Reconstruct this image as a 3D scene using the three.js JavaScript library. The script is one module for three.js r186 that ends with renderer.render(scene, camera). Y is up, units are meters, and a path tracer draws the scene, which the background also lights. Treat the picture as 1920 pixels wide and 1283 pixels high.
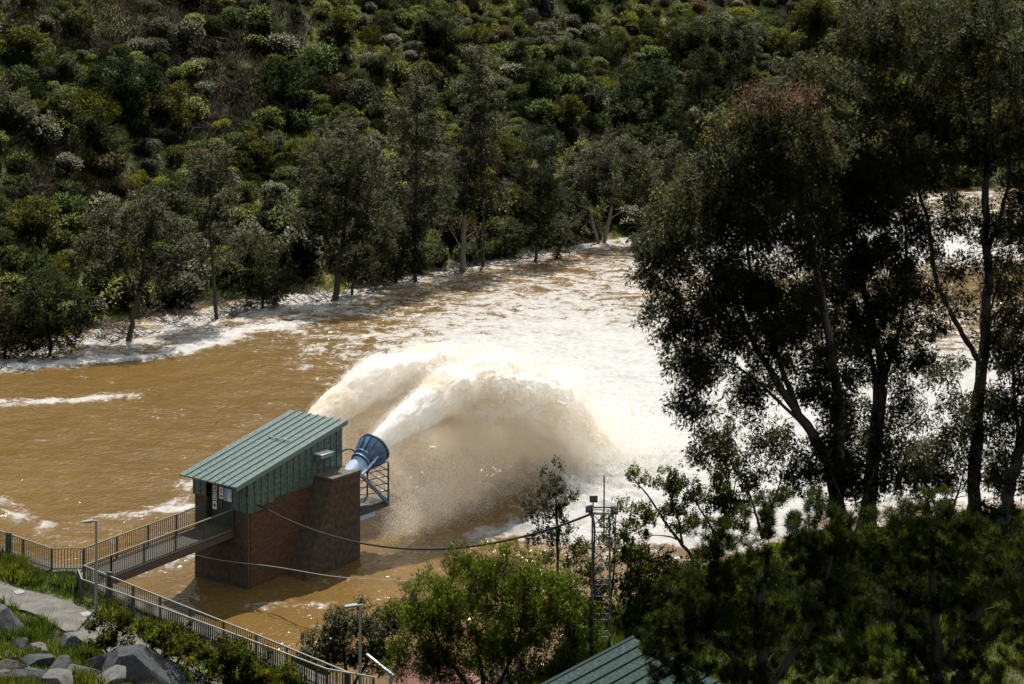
import * as THREE from 'three';
import { ImprovedNoise } from 'three/addons/math/ImprovedNoise.js';
import { mergeGeometries, toCreasedNormals } from 'three/addons/utils/BufferGeometryUtils.js';

// ---------------------------------------------------------------- camera, sky, sun, exposure
const V3 = THREE.Vector3, scene = new THREE.Scene();
const FOCAL = 3443, EYE = 32, HORIZON = -46, MID = 960;           // survey of the photograph: focal length in its pixels, eye height in metres, row of the horizon
const camera = new THREE.PerspectiveCamera(2 * Math.atan(1329 / FOCAL) * 180 / Math.PI, 1920 / 1283, 0.5, 1500);
camera.position.set(0, EYE, 0); camera.lookAt(0, EYE, -100);
camera.setViewOffset(1920, 2658, 0, 1375, 1920, 1283);            // rising-front lens: uprights stay upright as in the photograph
const renderer = new THREE.WebGLRenderer({ antialias: true });
renderer.setSize(1024, 684);
renderer.toneMapping = THREE.LinearToneMapping; renderer.toneMappingExposure = 1.9;
renderer.shadowMap.enabled = true;
const SUN = new V3(0.05, 0.84, -0.55).normalize();
{                                                                 // broken bright cloud over a pale spring sky, the same all round
  const W = 512, H = 256, data = new Float32Array(W * H * 4), noise = new ImprovedNoise(), ss = THREE.MathUtils.smoothstep, mix = THREE.MathUtils.lerp;
  for (let j = 0; j < H; j++) for (let i = 0; i < W; i++) {
    const up = ((j + 0.5) / H - 0.5) * Math.PI, az = (i + 0.5) / W * 2 * Math.PI, y = Math.sin(up), x = Math.cos(up) * Math.cos(az), z = Math.cos(up) * Math.sin(az); let n = 0;
    for (let k = 0, f = 2.2, g = 0.6; k < 5; k++, f *= 2.1, g *= 0.5) n += g * noise.noise(x * f + 11, y * f * 1.6 + 5, z * f + 3);
    const c = ss(n, -0.12, 0.22), haze = Math.exp(-Math.max(0, y) * 5), blue = [mix(0.20, 0.52, haze), mix(0.29, 0.53, haze), mix(0.42, 0.54, haze)], w = 0.9 + 0.32 * n;
    data.set([mix(blue[0], w, c), mix(blue[1], w * 0.985, c), mix(blue[2], w * 0.955, c), 1], (j * W + i) * 4);
  }
  const t = new THREE.DataTexture(data, W, H, THREE.RGBAFormat, THREE.FloatType); t.mapping = THREE.EquirectangularReflectionMapping; t.magFilter = THREE.LinearFilter; t.needsUpdate = true; scene.background = t; scene.environment = t;
}
const sun = new THREE.DirectionalLight(new THREE.Color(1, 0.95, 0.86), 4.2);
sun.position.copy(SUN).multiplyScalar(250).add(new V3(0, 0, -150)); sun.target.position.set(0, 0, -150); sun.castShadow = true;
Object.assign(sun.shadow.camera, { left: -130, right: 130, top: 150, bottom: -150, near: 1, far: 600 }); sun.shadow.mapSize.set(4096, 4096);
scene.add(sun, sun.target);

// ---------------------------------------------------------------- helpers
const rng = (s) => () => { s = (s + 0x6d2b79f5) | 0; let t = Math.imul(s ^ (s >>> 15), 1 | s); t = (t + Math.imul(t ^ (t >>> 7), 61 | t)) ^ t; return ((t ^ (t >>> 14)) >>> 0) / 4294967296; };
const R0 = rng(7), gauss = (r) => (r() + r() + r() + r() - 2) * 1.0;
const { lerp, clamp, smoothstep } = THREE.MathUtils, sst = (a, b, x) => smoothstep(x, a, b);
const perm = new Uint8Array(512), gx = new Float32Array(256), gy = new Float32Array(256);
{ const r = rng(99), p = Array.from({ length: 256 }, (_, i) => i); for (let i = 255; i > 0; i--) { const j = Math.floor(r() * (i + 1)); [p[i], p[j]] = [p[j], p[i]]; } for (let i = 0; i < 512; i++) perm[i] = p[i & 255]; for (let i = 0; i < 256; i++) { const a = r() * 6.2832; gx[i] = Math.cos(a); gy[i] = Math.sin(a); } }
function n2(x, y) {                                               // gradient noise, about -1..1
  const ix = Math.floor(x), iy = Math.floor(y), fx = x - ix, fy = y - iy, X = ix & 255, Y = iy & 255;
  const u = fx * fx * fx * (fx * (fx * 6 - 15) + 10), v = fy * fy * fy * (fy * (fy * 6 - 15) + 10);
  const a = perm[perm[X] + Y], b = perm[perm[X + 1] + Y], c = perm[perm[X] + Y + 1], d = perm[perm[X + 1] + Y + 1];
  const p = gx[a] * fx + gy[a] * fy, q = gx[b] * (fx - 1) + gy[b] * fy, s = gx[c] * fx + gy[c] * (fy - 1), t = gx[d] * (fx - 1) + gy[d] * (fy - 1);
  return 1.45 * (p + u * (q - p) + v * (s + u * (t - s) - p - u * (q - p)));
}
const fbm = (x, y, o = 4) => { let s = 0, a = 0.5, f = 1; for (let i = 0; i < o; i++, a *= 0.5, f *= 2.03) s += a * n2(x * f + i * 17.3, y * f - i * 9.1); return s; };
const ridge = (x, y, o = 4) => { let s = 0, a = 0.5, f = 1; for (let i = 0; i < o; i++, a *= 0.55, f *= 2.07) s += a * (1 - 2 * Math.abs(n2(x * f + i * 31.7, y * f + i * 5.3))); return s; };
const perlin = new ImprovedNoise(), puff = (x, y, z, o = 4) => { let s = 0, a = 0.55, f = 1; for (let i = 0; i < o; i++, a *= 0.52, f *= 2.1) s += a * Math.abs(perlin.noise(x * f + 7.3 * i, y * f, z * f + 3.1 * i)) * 2; return s; };
const at = (px, py, d) => new V3((px - MID) * d / FOCAL, EYE - (py - HORIZON) * d / FOCAL, -d);           // a surveyed point at distance d
const lvl = (px, py, h) => at(px, py, FOCAL * (EYE - h) / (py - HORIZON));                                // a surveyed point at height h
const curve1 = (pts) => (x) => { let i = 1; while (i < pts.length - 1 && x > pts[i][0]) i++; const [a, b] = [pts[i - 1], pts[i]]; return lerp(a[1], b[1], clamp((x - a[0]) / (b[0] - a[0]), 0, 1)); };
const used = {};
const numbered = (n) => { const k = used[n] = (used[n] ?? -1) + 1; return k ? `${n}_${String(k).padStart(3, '0')}` : n; };
function shade(o) { o.castShadow = o.receiveShadow = true; return o; }
function part(name, geo, mat, parent) { const m = shade(new THREE.Mesh(geo, mat)); m.name = name; parent.add(m); return m; }
function thing(name, label, category, group) { const g = new THREE.Group(); g.name = numbered(name); g.userData = { label, category }; if (group) g.userData.group = group; scene.add(g); return g; }
function solo(name, geo, mat, label, category, group) { const m = shade(new THREE.Mesh(geo, mat)); m.name = numbered(name); m.userData = { label, category }; if (group) m.userData.group = group; scene.add(m); return m; }
function structure(name, geo, mat) { const m = shade(new THREE.Mesh(geo, mat)); m.name = name; m.userData = { kind: 'structure' }; scene.add(m); return m; }
function rebase(g, p) { for (const c of g.children) c.position.sub(p); g.position.copy(p); return g; }
const unitBox = new THREE.BoxGeometry(1, 1, 1), Y = new V3(0, 1, 0);
function beam(name, a, b, w, h, mat, parent) {                    // a bar from a to b, w across, h high
  const m = part(name, unitBox, mat, parent), d = b.clone().sub(a), L = d.length(), z = d.divideScalar(L);
  const x = Math.abs(z.y) > 0.99 ? new V3(1, 0, 0) : new V3().crossVectors(Y, z).normalize(), y = new V3().crossVectors(z, x);
  m.quaternion.setFromRotationMatrix(new THREE.Matrix4().makeBasis(x, y, z)); m.scale.set(w, h, L); m.position.copy(a).add(b).multiplyScalar(0.5); return m;
}
class GB {                                                        // collects faces
  constructor() { this.p = []; this.n = []; this.c = []; this.i = []; this.smooth = true; }
  v(x, y, z, nx, ny, nz, c) { this.p.push(x, y, z); this.n.push(nx, ny, nz); if (c) this.c.push(c[0], c[1], c[2]); return this.p.length / 3 - 1; }
  leaf(o, dir, side, L, W, c) {                                   // a pointed blade from o along dir
    const k = this.p.length / 3, nx = dir.y * side.z - dir.z * side.y, ny = dir.z * side.x - dir.x * side.z, nz = dir.x * side.y - dir.y * side.x;
    this.v(o.x, o.y, o.z, nx, ny, nz, c);
    this.v(o.x + dir.x * L * 0.45 + side.x * W, o.y + dir.y * L * 0.45 + side.y * W, o.z + dir.z * L * 0.45 + side.z * W, nx, ny, nz, c);
    this.v(o.x + dir.x * L, o.y + dir.y * L, o.z + dir.z * L, nx, ny, nz, c);
    this.v(o.x + dir.x * L * 0.45 - side.x * W, o.y + dir.y * L * 0.45 - side.y * W, o.z + dir.z * L * 0.45 - side.z * W, nx, ny, nz, c);
    this.i.push(k, k + 1, k + 2, k, k + 2, k + 3);
  }
  tube(pts, rad, sides = 7, c) {
    const N = pts.length; let base = this.p.length / 3, up = new V3(0.3, 0.2, 1).normalize();
    for (let i = 0; i < N; i++) {
      const t = pts[Math.min(i + 1, N - 1)].clone().sub(pts[Math.max(i - 1, 0)]).normalize(), a = new V3().crossVectors(t, up).normalize(), b = new V3().crossVectors(t, a);
      for (let k = 0; k < sides; k++) { const q = k / sides * 6.2832, cs = Math.cos(q), sn = Math.sin(q), nx = a.x * cs + b.x * sn, ny = a.y * cs + b.y * sn, nz = a.z * cs + b.z * sn, r = rad[i] * (1 + 0.06 * Math.sin(i * 2.3 + k * 1.7)); this.v(pts[i].x + nx * r, pts[i].y + ny * r, pts[i].z + nz * r, nx, ny, nz, c); }
    }
    for (let i = 0; i < N - 1; i++) for (let k = 0; k < sides; k++) { const a = base + i * sides + k, b = base + i * sides + (k + 1) % sides; this.i.push(a, b, a + sides, b, b + sides, a + sides); }
  }
  geo() { const g = new THREE.BufferGeometry(); g.setAttribute('position', new THREE.Float32BufferAttribute(this.p, 3)); g.setAttribute('normal', new THREE.Float32BufferAttribute(this.n, 3)); if (this.c.length) g.setAttribute('color', new THREE.Float32BufferAttribute(this.c, 3)); g.setIndex(this.i); return g; }
}
const rdir = (r) => { const z = r() * 2 - 1, a = r() * 6.2832, s = Math.sqrt(1 - z * z); return new V3(s * Math.cos(a), z, s * Math.sin(a)); };
const across = (d, r) => new V3().crossVectors(d, rdir(r)).normalize();
function triUV(g, s = 1) {                                        // uv in metres by the way each face points
  const h = g.index ? g.toNonIndexed() : g, p = h.attributes.position, n = h.attributes.normal, uv = new Float32Array(p.count * 2);
  for (let i = 0; i < p.count; i++) { const x = Math.abs(n.getX(i)), y = Math.abs(n.getY(i)), z = Math.abs(n.getZ(i)); const [a, b] = y > x && y > z ? [p.getX(i), p.getZ(i)] : x > z ? [p.getZ(i), p.getY(i)] : [p.getX(i), p.getY(i)]; uv[2 * i] = a * s; uv[2 * i + 1] = b * s; }
  h.setAttribute('uv', new THREE.BufferAttribute(uv, 2)); return h;
}
function texture(w, h, f, srgb = true) {                          // f(x, y) -> [r, g, b] in 0..1 as shown
  const d = new Uint8Array(w * h * 4); for (let y = 0; y < h; y++) for (let x = 0; x < w; x++) { const c = f(x / w, y / h), o = (y * w + x) * 4; for (let k = 0; k < 3; k++) d[o + k] = clamp(Math.round((c[k] ?? c) * 255), 0, 255); d[o + 3] = 255; }
  const t = new THREE.DataTexture(d, w, h); t.wrapS = t.wrapT = THREE.RepeatWrapping; t.magFilter = THREE.LinearFilter; t.minFilter = THREE.LinearMipmapLinearFilter; t.generateMipmaps = true; if (srgb) t.colorSpace = THREE.SRGBColorSpace; t.needsUpdate = true; return t;
}
const wrapN = (x, y, p, o = 4) => { const X = x * p, Yy = y * p, bx = sst(0.8, 1, x), by = sst(0.8, 1, y), f = (a, b) => fbm(a, b, o); return lerp(lerp(f(X, Yy), f(X - p, Yy), bx), lerp(f(X, Yy - p), f(X - p, Yy - p), bx), by); };
const lin = (r, g, b) => new THREE.Color().setRGB(r, g, b);
const std = (c, o = {}) => new THREE.MeshStandardMaterial({ color: c, roughness: 0.8, ...o });
const leafMat = (c, o = {}) => new THREE.MeshPhysicalMaterial({ color: c, roughness: 0.7, transmission: 0.3, thickness: 0, side: THREE.DoubleSide, ...o });

// ---------------------------------------------------------------- banks: where water and land meet, in plan (x, distance)
const nearShore = curve1([[-120, 96], [-60, 96], [-25.7, 92.2], [-22.4, 89.4], [-21.1, 89.6], [-20.4, 87.6], [-10.8, 77.9], [-6.8, 73.6], [-4, 76], [0, 81], [3, 87], [7, 94], [15, 102], [25, 106], [40, 108], [80, 114], [160, 130]]);
const slopeFoot = curve1([[-40, 83], [-25, 82], [-17, 77], [-10, 71], [0, 68], [60, 68]]);
const farShore = [[-130, 40], [-60, 124], [-41.7, 149.7], [-27.7, 170.5], [-16.9, 181.8], [-5.2, 198], [10.7, 217.7], [24, 231], [62, 271], [100, 283], [220, 305]];
function farSide(x, d) {                                          // metres behind the far waterline, negative in the river
  let best = 1e9, s = 1;
  for (let i = 1; i < farShore.length; i++) { const [ax, ad] = farShore[i - 1], [bx, bd] = farShore[i], ex = bx - ax, ed = bd - ad, t = clamp(((x - ax) * ex + (d - ad) * ed) / (ex * ex + ed * ed), 0, 1), qx = x - ax - ex * t, qd = d - ad - ed * t, m = qx * qx + qd * qd; if (m < best) { best = m; s = ex * qd - ed * qx; } }
  return Math.sign(s) * Math.sqrt(best);
}
const shelf = curve1([[-60, 7], [-27, 7], [-17, 3], [0, 2], [200, 2]]);
function farHeight(x, d) {
  const s = farSide(x, d) - shelf(x); if (s < 0) return Math.max(-3, s * 0.25 - 0.15);
  const gully = fbm(x * 0.035 + 3, d * 0.035, 3), lump = fbm(x * 0.16, d * 0.16 + 9, 3);
  return Math.min(s, 4) * 0.3 + Math.max(0, s - 4) * (0.66 + 0.16 * gully) + lump * Math.min(1, s / 6) * 1.3;
}
function nearHeight(x, d) {
  const e = nearShore(x) - d, wall = 1 - sst(-7, -5.5, x), soft = e < 0 ? Math.max(-3, e * 0.5 - 0.1) : 2.9 * sst(-1, 9, e), hard = e > 0.4 ? 3 : -3;
  let h = lerp(soft, hard, wall); const f = slopeFoot(x) - d;
  if (f > 0 && e > 0) h += 0.22 * f + fbm(x * 0.3, d * 0.3, 3) * 0.35 * Math.min(1, f / 3);
  if (d < 40) h += 0.33 * (40 - d);
  return h + (e > 1 ? fbm(x * 0.7, d * 0.7, 3) * 0.08 : 0);
}
function sheet(xs, ds, f, color) {                                // a height field
  const nx = xs.length, nd = ds.length, p = new Float32Array(nx * nd * 3), uv = new Float32Array(nx * nd * 2), c = color ? new Float32Array(nx * nd * 3) : null, idx = new Uint32Array((nx - 1) * (nd - 1) * 6); let k = 0;
  for (let j = 0; j < nd; j++) for (let i = 0; i < nx; i++) { const o = j * nx + i, h = f(xs[i], ds[j]); p.set([xs[i], h, -ds[j]], o * 3); uv.set([xs[i], ds[j]], o * 2); if (c) c.set(color(xs[i], ds[j], h), o * 3); }
  for (let j = 0; j < nd - 1; j++) for (let i = 0; i < nx - 1; i++) { const a = j * nx + i, b = a + 1, e = a + nx; idx[k++] = a; idx[k++] = b; idx[k++] = e; idx[k++] = b; idx[k++] = e + 1; idx[k++] = e; }
  const g = new THREE.BufferGeometry(); g.setAttribute('position', new THREE.BufferAttribute(p, 3)); g.setAttribute('uv', new THREE.BufferAttribute(uv, 2)); if (c) g.setAttribute('color', new THREE.BufferAttribute(c, 3)); g.setIndex(new THREE.BufferAttribute(idx, 1)); g.computeVertexNormals(); return g;
}
const steps = (a, b, s) => { const o = []; for (let x = a; x < b - 1e-6; x += s) o.push(x); o.push(b); return o; };
const mixc = (a, b, t) => [lerp(a[0], b[0], t), lerp(a[1], b[1], t), lerp(a[2], b[2], t)];
const soil = [0.12, 0.085, 0.05], turf = [0.12, 0.155, 0.025], straw = [0.27, 0.26, 0.05];
const grainTex = texture(512, 512, (x, y) => { const v = 0.72 + 0.5 * wrapN(x, y, 24, 4); return [v, v, v]; });
grainTex.repeat.set(0.25, 0.25);
const groundMat = std(0xffffff, { vertexColors: true, roughness: 0.95, map: grainTex });
structure('far_hillside', sheet(steps(-130, 170, 1), steps(60, 400, 1), farHeight, (x, d) => mixc(mixc(soil, turf, sst(-0.25, 0.2, fbm(x * 0.12, d * 0.12, 4))), straw, 0.75 * sst(0.02, 0.35, fbm(x * 0.09 + 40, d * 0.09, 4)))), groundMat);
structure('near_bank', sheet(steps(-70, 100, 0.5), steps(0, 128, 0.5), nearHeight, (x, d) => mixc(soil, turf, sst(-0.35, 0.15, fbm(x * 0.5, d * 0.5, 4)))), groundMat);

// ---------------------------------------------------------------- the river
const JET = { u: new V3(0.8, 0, 0.6), v: new V3(0.6, 0, -0.8), corner: new V3(-13.82, 0, -95.55), rise: 0.525, fall: 0.0335, h: 5.35 };
const site = (u, h, v) => JET.corner.clone().addScaledVector(JET.u, u).addScaledVector(JET.v, v).setY(h);   // valve-house frame: across, up, along
const wpt = (px, py) => { const p = lvl(px, py, 0); return [p.x, -p.z]; };
// white water as surveyed: lines [points, half width in metres, strength]
const foamLines = [
  [[[-60, 692], [60, 688], [180, 676], [300, 668], [390, 645], [450, 622], [560, 606]], 1.7, 0.85], [[[-60, 668], [0, 660], [200, 640], [400, 594], [560, 572]], 8, 0.8],
  [[[560, 552], [640, 557], [720, 540], [800, 520], [880, 503], [980, 486], [1060, 468], [1160, 452]], 3.2, 0.62], [[[550, 620], [600, 634], [680, 630], [760, 628]], 0.8, 0.55],
  [[[-40, 757], [60, 754], [140, 752], [180, 746], [240, 743]], 1.7, 0.8], [[[-30, 925], [20, 955], [50, 978], [85, 985]], 1.1, 0.7], [[[190, 972], [240, 968], [300, 955], [345, 935], [352, 905]], 1.0, 0.74], [[[330, 960], [372, 950]], 0.9, 0.75],
  [[[90, 1005], [170, 1010], [230, 995]], 1.6, 0.42], [[[255, 1062], [320, 1050], [372, 1030]], 1.5, 0.6], [[[470, 1138], [520, 1133], [610, 1135]], 0.7, 0.66], [[[540, 1105], [660, 1080], [720, 1075]], 1.2, 0.4], [[[900, 1004], [960, 998], [1010, 990], [1060, 975]], 1.0, 0.8], [[[700, 1050], [820, 1030], [900, 1022]], 1.2, 0.42], [[[1010, 1028], [1060, 1010], [1140, 1000]], 1.6, 0.6],
  [[[570, 690], [576, 660], [610, 645]], 0.6, 0.5], [[[1380, 430], [1500, 400], [1700, 372], [1900, 362]], 7, 0.7], [[[1290, 430], [1420, 480], [1600, 470], [1900, 440]], 12, 0.55],
  [[[850, 640], [910, 590], [990, 545], [1080, 510], [1200, 490]], 13, 0.42], [[[920, 640], [1010, 590], [1100, 555], [1300, 530], [1500, 500], [1920, 450]], 17, 0.56], [[[1300, 970], [1500, 925], [1900, 910]], 8, 0.93], [[[1120, 985], [1220, 985], [1360, 990]], 4.5, 0.72], [[[1450, 440], [1920, 400]], 16, 0.72], [[[1600, 480], [1920, 470]], 10, 0.6],
  [[[1000, 690], [1080, 650], [1180, 620], [1300, 610], [1600, 600], [1920, 600]], 13, 0.62], [[[1070, 740], [1150, 710], [1300, 690], [1600, 690], [1920, 690]], 12, 0.85], [[[1090, 800], [1200, 780], [1500, 770], [1920, 770]], 11, 0.97], [[[1130, 860], [1260, 850], [1400, 840], [1800, 840]], 8, 0.93], [[[1090, 920], [1200, 905], [1300, 960]], 5, 0.65],
].map(([l, w, s]) => [l.map(([a, b]) => wpt(a, b)), w, s]);
const FX = -46, FW = 132, FD = 70, FH = 240, CG = 300, cover = new Float32Array(CG * CG);
for (let j = 0; j < CG; j++) for (let i = 0; i < CG; i++) {
  const x = FX + (i + 0.5) / CG * FW, d = FD + (j + 0.5) / CG * FH; let keep = 1;
  for (const [l, w, s] of foamLines) { let m = 1e9; for (let k = 1; k < l.length; k++) { const [ax, ad] = l[k - 1], [bx, bd] = l[k], ex = bx - ax, ed = bd - ad, t = clamp(((x - ax) * ex + (d - ad) * ed) / (ex * ex + ed * ed), 0, 1); m = Math.min(m, Math.hypot(x - ax - ex * t, d - ad - ed * t)); } keep *= 1 - Math.min(1, s) * Math.exp(-((m / w) ** 2) * 0.9); }
  cover[j * CG + i] = 1 - keep;
}
const coverAt = (x, d) => { const a = clamp((x - FX) / FW * CG - 0.5, 0, CG - 1.001), b = clamp((d - FD) / FH * CG - 0.5, 0, CG - 1.001), i = Math.floor(a), j = Math.floor(b), s = a - i, t = b - j, o = j * CG + i; return lerp(lerp(cover[o], cover[o + 1], s), lerp(cover[o + CG], cover[o + CG + 1], s), t); };
function foamAt(x, d) {
  const c = coverAt(x, d); if (c < 0.015 && n2(x * 0.9, d * 0.9) < 0.2) return 0;
  const wx = x + 1.6 * n2(x * 0.25, d * 0.25) + 0.35 * n2(x * 1.3 + 5, d * 1.3), wd = d + 1.6 * n2(x * 0.25 + 50, d * 0.25) + 0.35 * n2(x * 1.3, d * 1.3 + 50);
  const r = 0.55 * ridge(wx * 0.28 + wd * 0.1, wd * 0.34, 5) + 0.45 * fbm(wx * 0.9, wd * 0.9, 4) + 0.22 * n2(x * 4.2, d * 3.4);
  const th = c < 0.8 ? lerp(0.95, 0.1, c / 0.8) : lerp(0.1, -0.75, (c - 0.8) / 0.2);
  return sst(th - 0.22, th + 0.42, r) * (0.72 + 0.28 * sst(0.6, 1, c) + 0.25 * n2(x * 1.1 + 70, d * 1.1));
}
const TS = 2048, foamData = new Uint8Array(TS * TS * 4), roughData = new Uint8Array(TS * TS);
for (let j = 0; j < TS; j++) for (let i = 0; i < TS; i++) {
  const x = FX + (i + 0.5) / TS * FW, d = FD + (j + 0.5) / TS * FH, foam = foamAt(x, d), o = (j * TS + i) * 4, m = 1 + 0.16 * fbm(x * 0.11, d * 0.07, 3) + 0.08 * n2(x * 0.8, d * 0.5), w = 1 + 0.16 * n2(x * 2.1, d * 2.1) + 0.2 * fbm(x * 0.3, d * 0.3, 3);
  const streak = 0.3 * sst(0.42, 0.8, 0.6 * n2(x * 0.55 + d * 0.2, d * 1.5) + 0.45 * n2(x * 2.4, d * 4.6) + 0.25 * n2(x * 0.13, d * 0.13)), f = Math.min(1, foam + streak * (1 - foam));
  const c = [lerp(0.115 * m, 0.33 * w, f), lerp(0.067 * m, 0.32 * w, f), lerp(0.0195 * m, 0.305 * w, f)];
  for (let k = 0; k < 3; k++) foamData[o + k] = clamp(Math.round(255 * (c[k] <= 0.0031308 ? c[k] * 12.92 : 1.055 * c[k] ** (1 / 2.4) - 0.055)), 0, 255);
  foamData[o + 3] = 255; roughData[j * TS + i] = Math.round(lerp(0.16, 0.9, f) * 255);
}
const foamTex = new THREE.DataTexture(foamData, TS, TS); foamTex.colorSpace = THREE.SRGBColorSpace; foamTex.magFilter = THREE.LinearFilter; foamTex.needsUpdate = true;
const roughTex = (() => { const d = new Uint8Array(TS * TS * 4); for (let i = 0; i < TS * TS; i++) d[4 * i] = d[4 * i + 1] = d[4 * i + 2] = roughData[i], d[4 * i + 3] = 255; const t = new THREE.DataTexture(d, TS, TS); t.magFilter = THREE.LinearFilter; t.needsUpdate = true; return t; })();
const rippleTex = texture(1024, 1024, (x, y) => 0.5 + 0.3 * wrapN(x, y, 16, 5) + 0.25 * wrapN(y, x, 44, 3), false); rippleTex.repeat.set(FW / 14, FH / 14);
const landing = [site(0.8, 0, 24), site(-4.7, 0, 24)];
function waveHeight(x, d) {
  const c = coverAt(x, d), rough = 0.35 + 1.5 * c;
  let h = 0.11 * n2(x * 0.32 + 3, d * 0.26) + 0.05 * n2(x * 0.9 + d * 0.35, d * 0.8 - x * 0.2) * (0.6 + rough) + 0.04 * n2(x * 1.9, d * 1.6 + x * 0.5) * (0.8 + rough) + 0.12 * c * ridge(x * 0.5, d * 0.5, 4) + 0.06 * foamAt(x, d) * c;
  for (const p of landing) { const q = Math.hypot(x - p.x, d + p.z); if (q < 16) h += 1.1 * Math.exp(-q * q / 26) * (0.7 + 0.8 * fbm(x * 0.8, d * 0.8, 4)) + 0.35 * Math.exp(-q * q / 90) * ridge(x * 0.7, d * 0.7, 4); }
  return h;
}
{
  const xs = [...steps(-200, -50, 10), ...steps(-46, 86, 0.34), ...steps(90, 220, 10)], ds = [...steps(50, 68, 3), ...steps(70, 200, 0.34), ...steps(200.6, 310, 0.7), ...steps(315, 345, 10)];
  const g = sheet(xs, ds, waveHeight), uv = g.attributes.uv; for (let i = 0; i < uv.count; i++) uv.setXY(i, (uv.getX(i) - FX) / FW, (uv.getY(i) - FD) / FH);
  structure('river_water', g, new THREE.MeshPhysicalMaterial({ map: foamTex, roughnessMap: roughTex, roughness: 1, bumpMap: rippleTex, bumpScale: 0.145, ior: 1.33 }));
}

// ---------------------------------------------------------------- water thrown by the two valves
const puffOf = (seed, n, reach, size) => { const r = rng(seed), b = new GB(); for (let i = 0; i < n; i++) { const c = rdir(r).multiplyScalar(reach * Math.cbrt(r())), u = rdir(r), w = across(u, r), n = new V3().crossVectors(u, w), z = size * (0.6 + 0.8 * r()), o = b.p.length / 3; for (const [p, q] of [[-1, -0.8], [1, -0.7], [0.8, 0.9], [-0.9, 0.8]]) b.v(c.x + (u.x * p + w.x * q) * z, c.y + (u.y * p + w.y * q) * z, c.z + (u.z * p + w.z * q) * z, n.x, n.y, n.z); b.i.push(o, o + 1, o + 2, o, o + 2, o + 3); } return b.geo(); };   // a puff of torn flecks of water
const tornPuff = puffOf(41, 9, 0.13, 0.0125), mistPuff = puffOf(42, 26, 0.3, 0.0075);
const waterMat = new THREE.MeshPhysicalMaterial({ color: 0xffffff, vertexColors: true, roughness: 1, transmission: 0.5, thickness: 0, specularIntensity: 0.2, side: THREE.DoubleSide });
const dropMat = new THREE.MeshPhysicalMaterial({ color: lin(0.87, 0.855, 0.83), roughness: 1, transmission: 0.5, specularIntensity: 0.3, thickness: 0, side: THREE.DoubleSide });
const sprayMat = new THREE.MeshPhysicalMaterial({ color: lin(0.95, 0.87, 0.74), roughness: 1, transmission: 0.5, thickness: 0, specularIntensity: 0.3, side: THREE.DoubleSide });
const jetHeight = (s) => JET.h + JET.rise * s - JET.fall * s * s, jetRadius = (s) => 0.66 + 0.13 * s;
function copies(name, geo, mat, list, parent, colors) {
  const m = shade(new THREE.InstancedMesh(geo, mat, list.length)); m.name = name; list.forEach((q, i) => m.setMatrixAt(i, q)); if (colors) colors.forEach((c, i) => m.setColorAt(i, c)); m.userData = { kind: 'stuff' }; parent.add(m); return m;
}
const Q = new THREE.Quaternion(), E = new THREE.Euler(), Mx = () => new THREE.Matrix4();
const spun = (r, p, sx, sy = sx, sz = sx) => Mx().compose(p, Q.setFromEuler(E.set(r() * 6.28, r() * 6.28, r() * 6.28)), new V3(sx, sy, sz));
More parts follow.
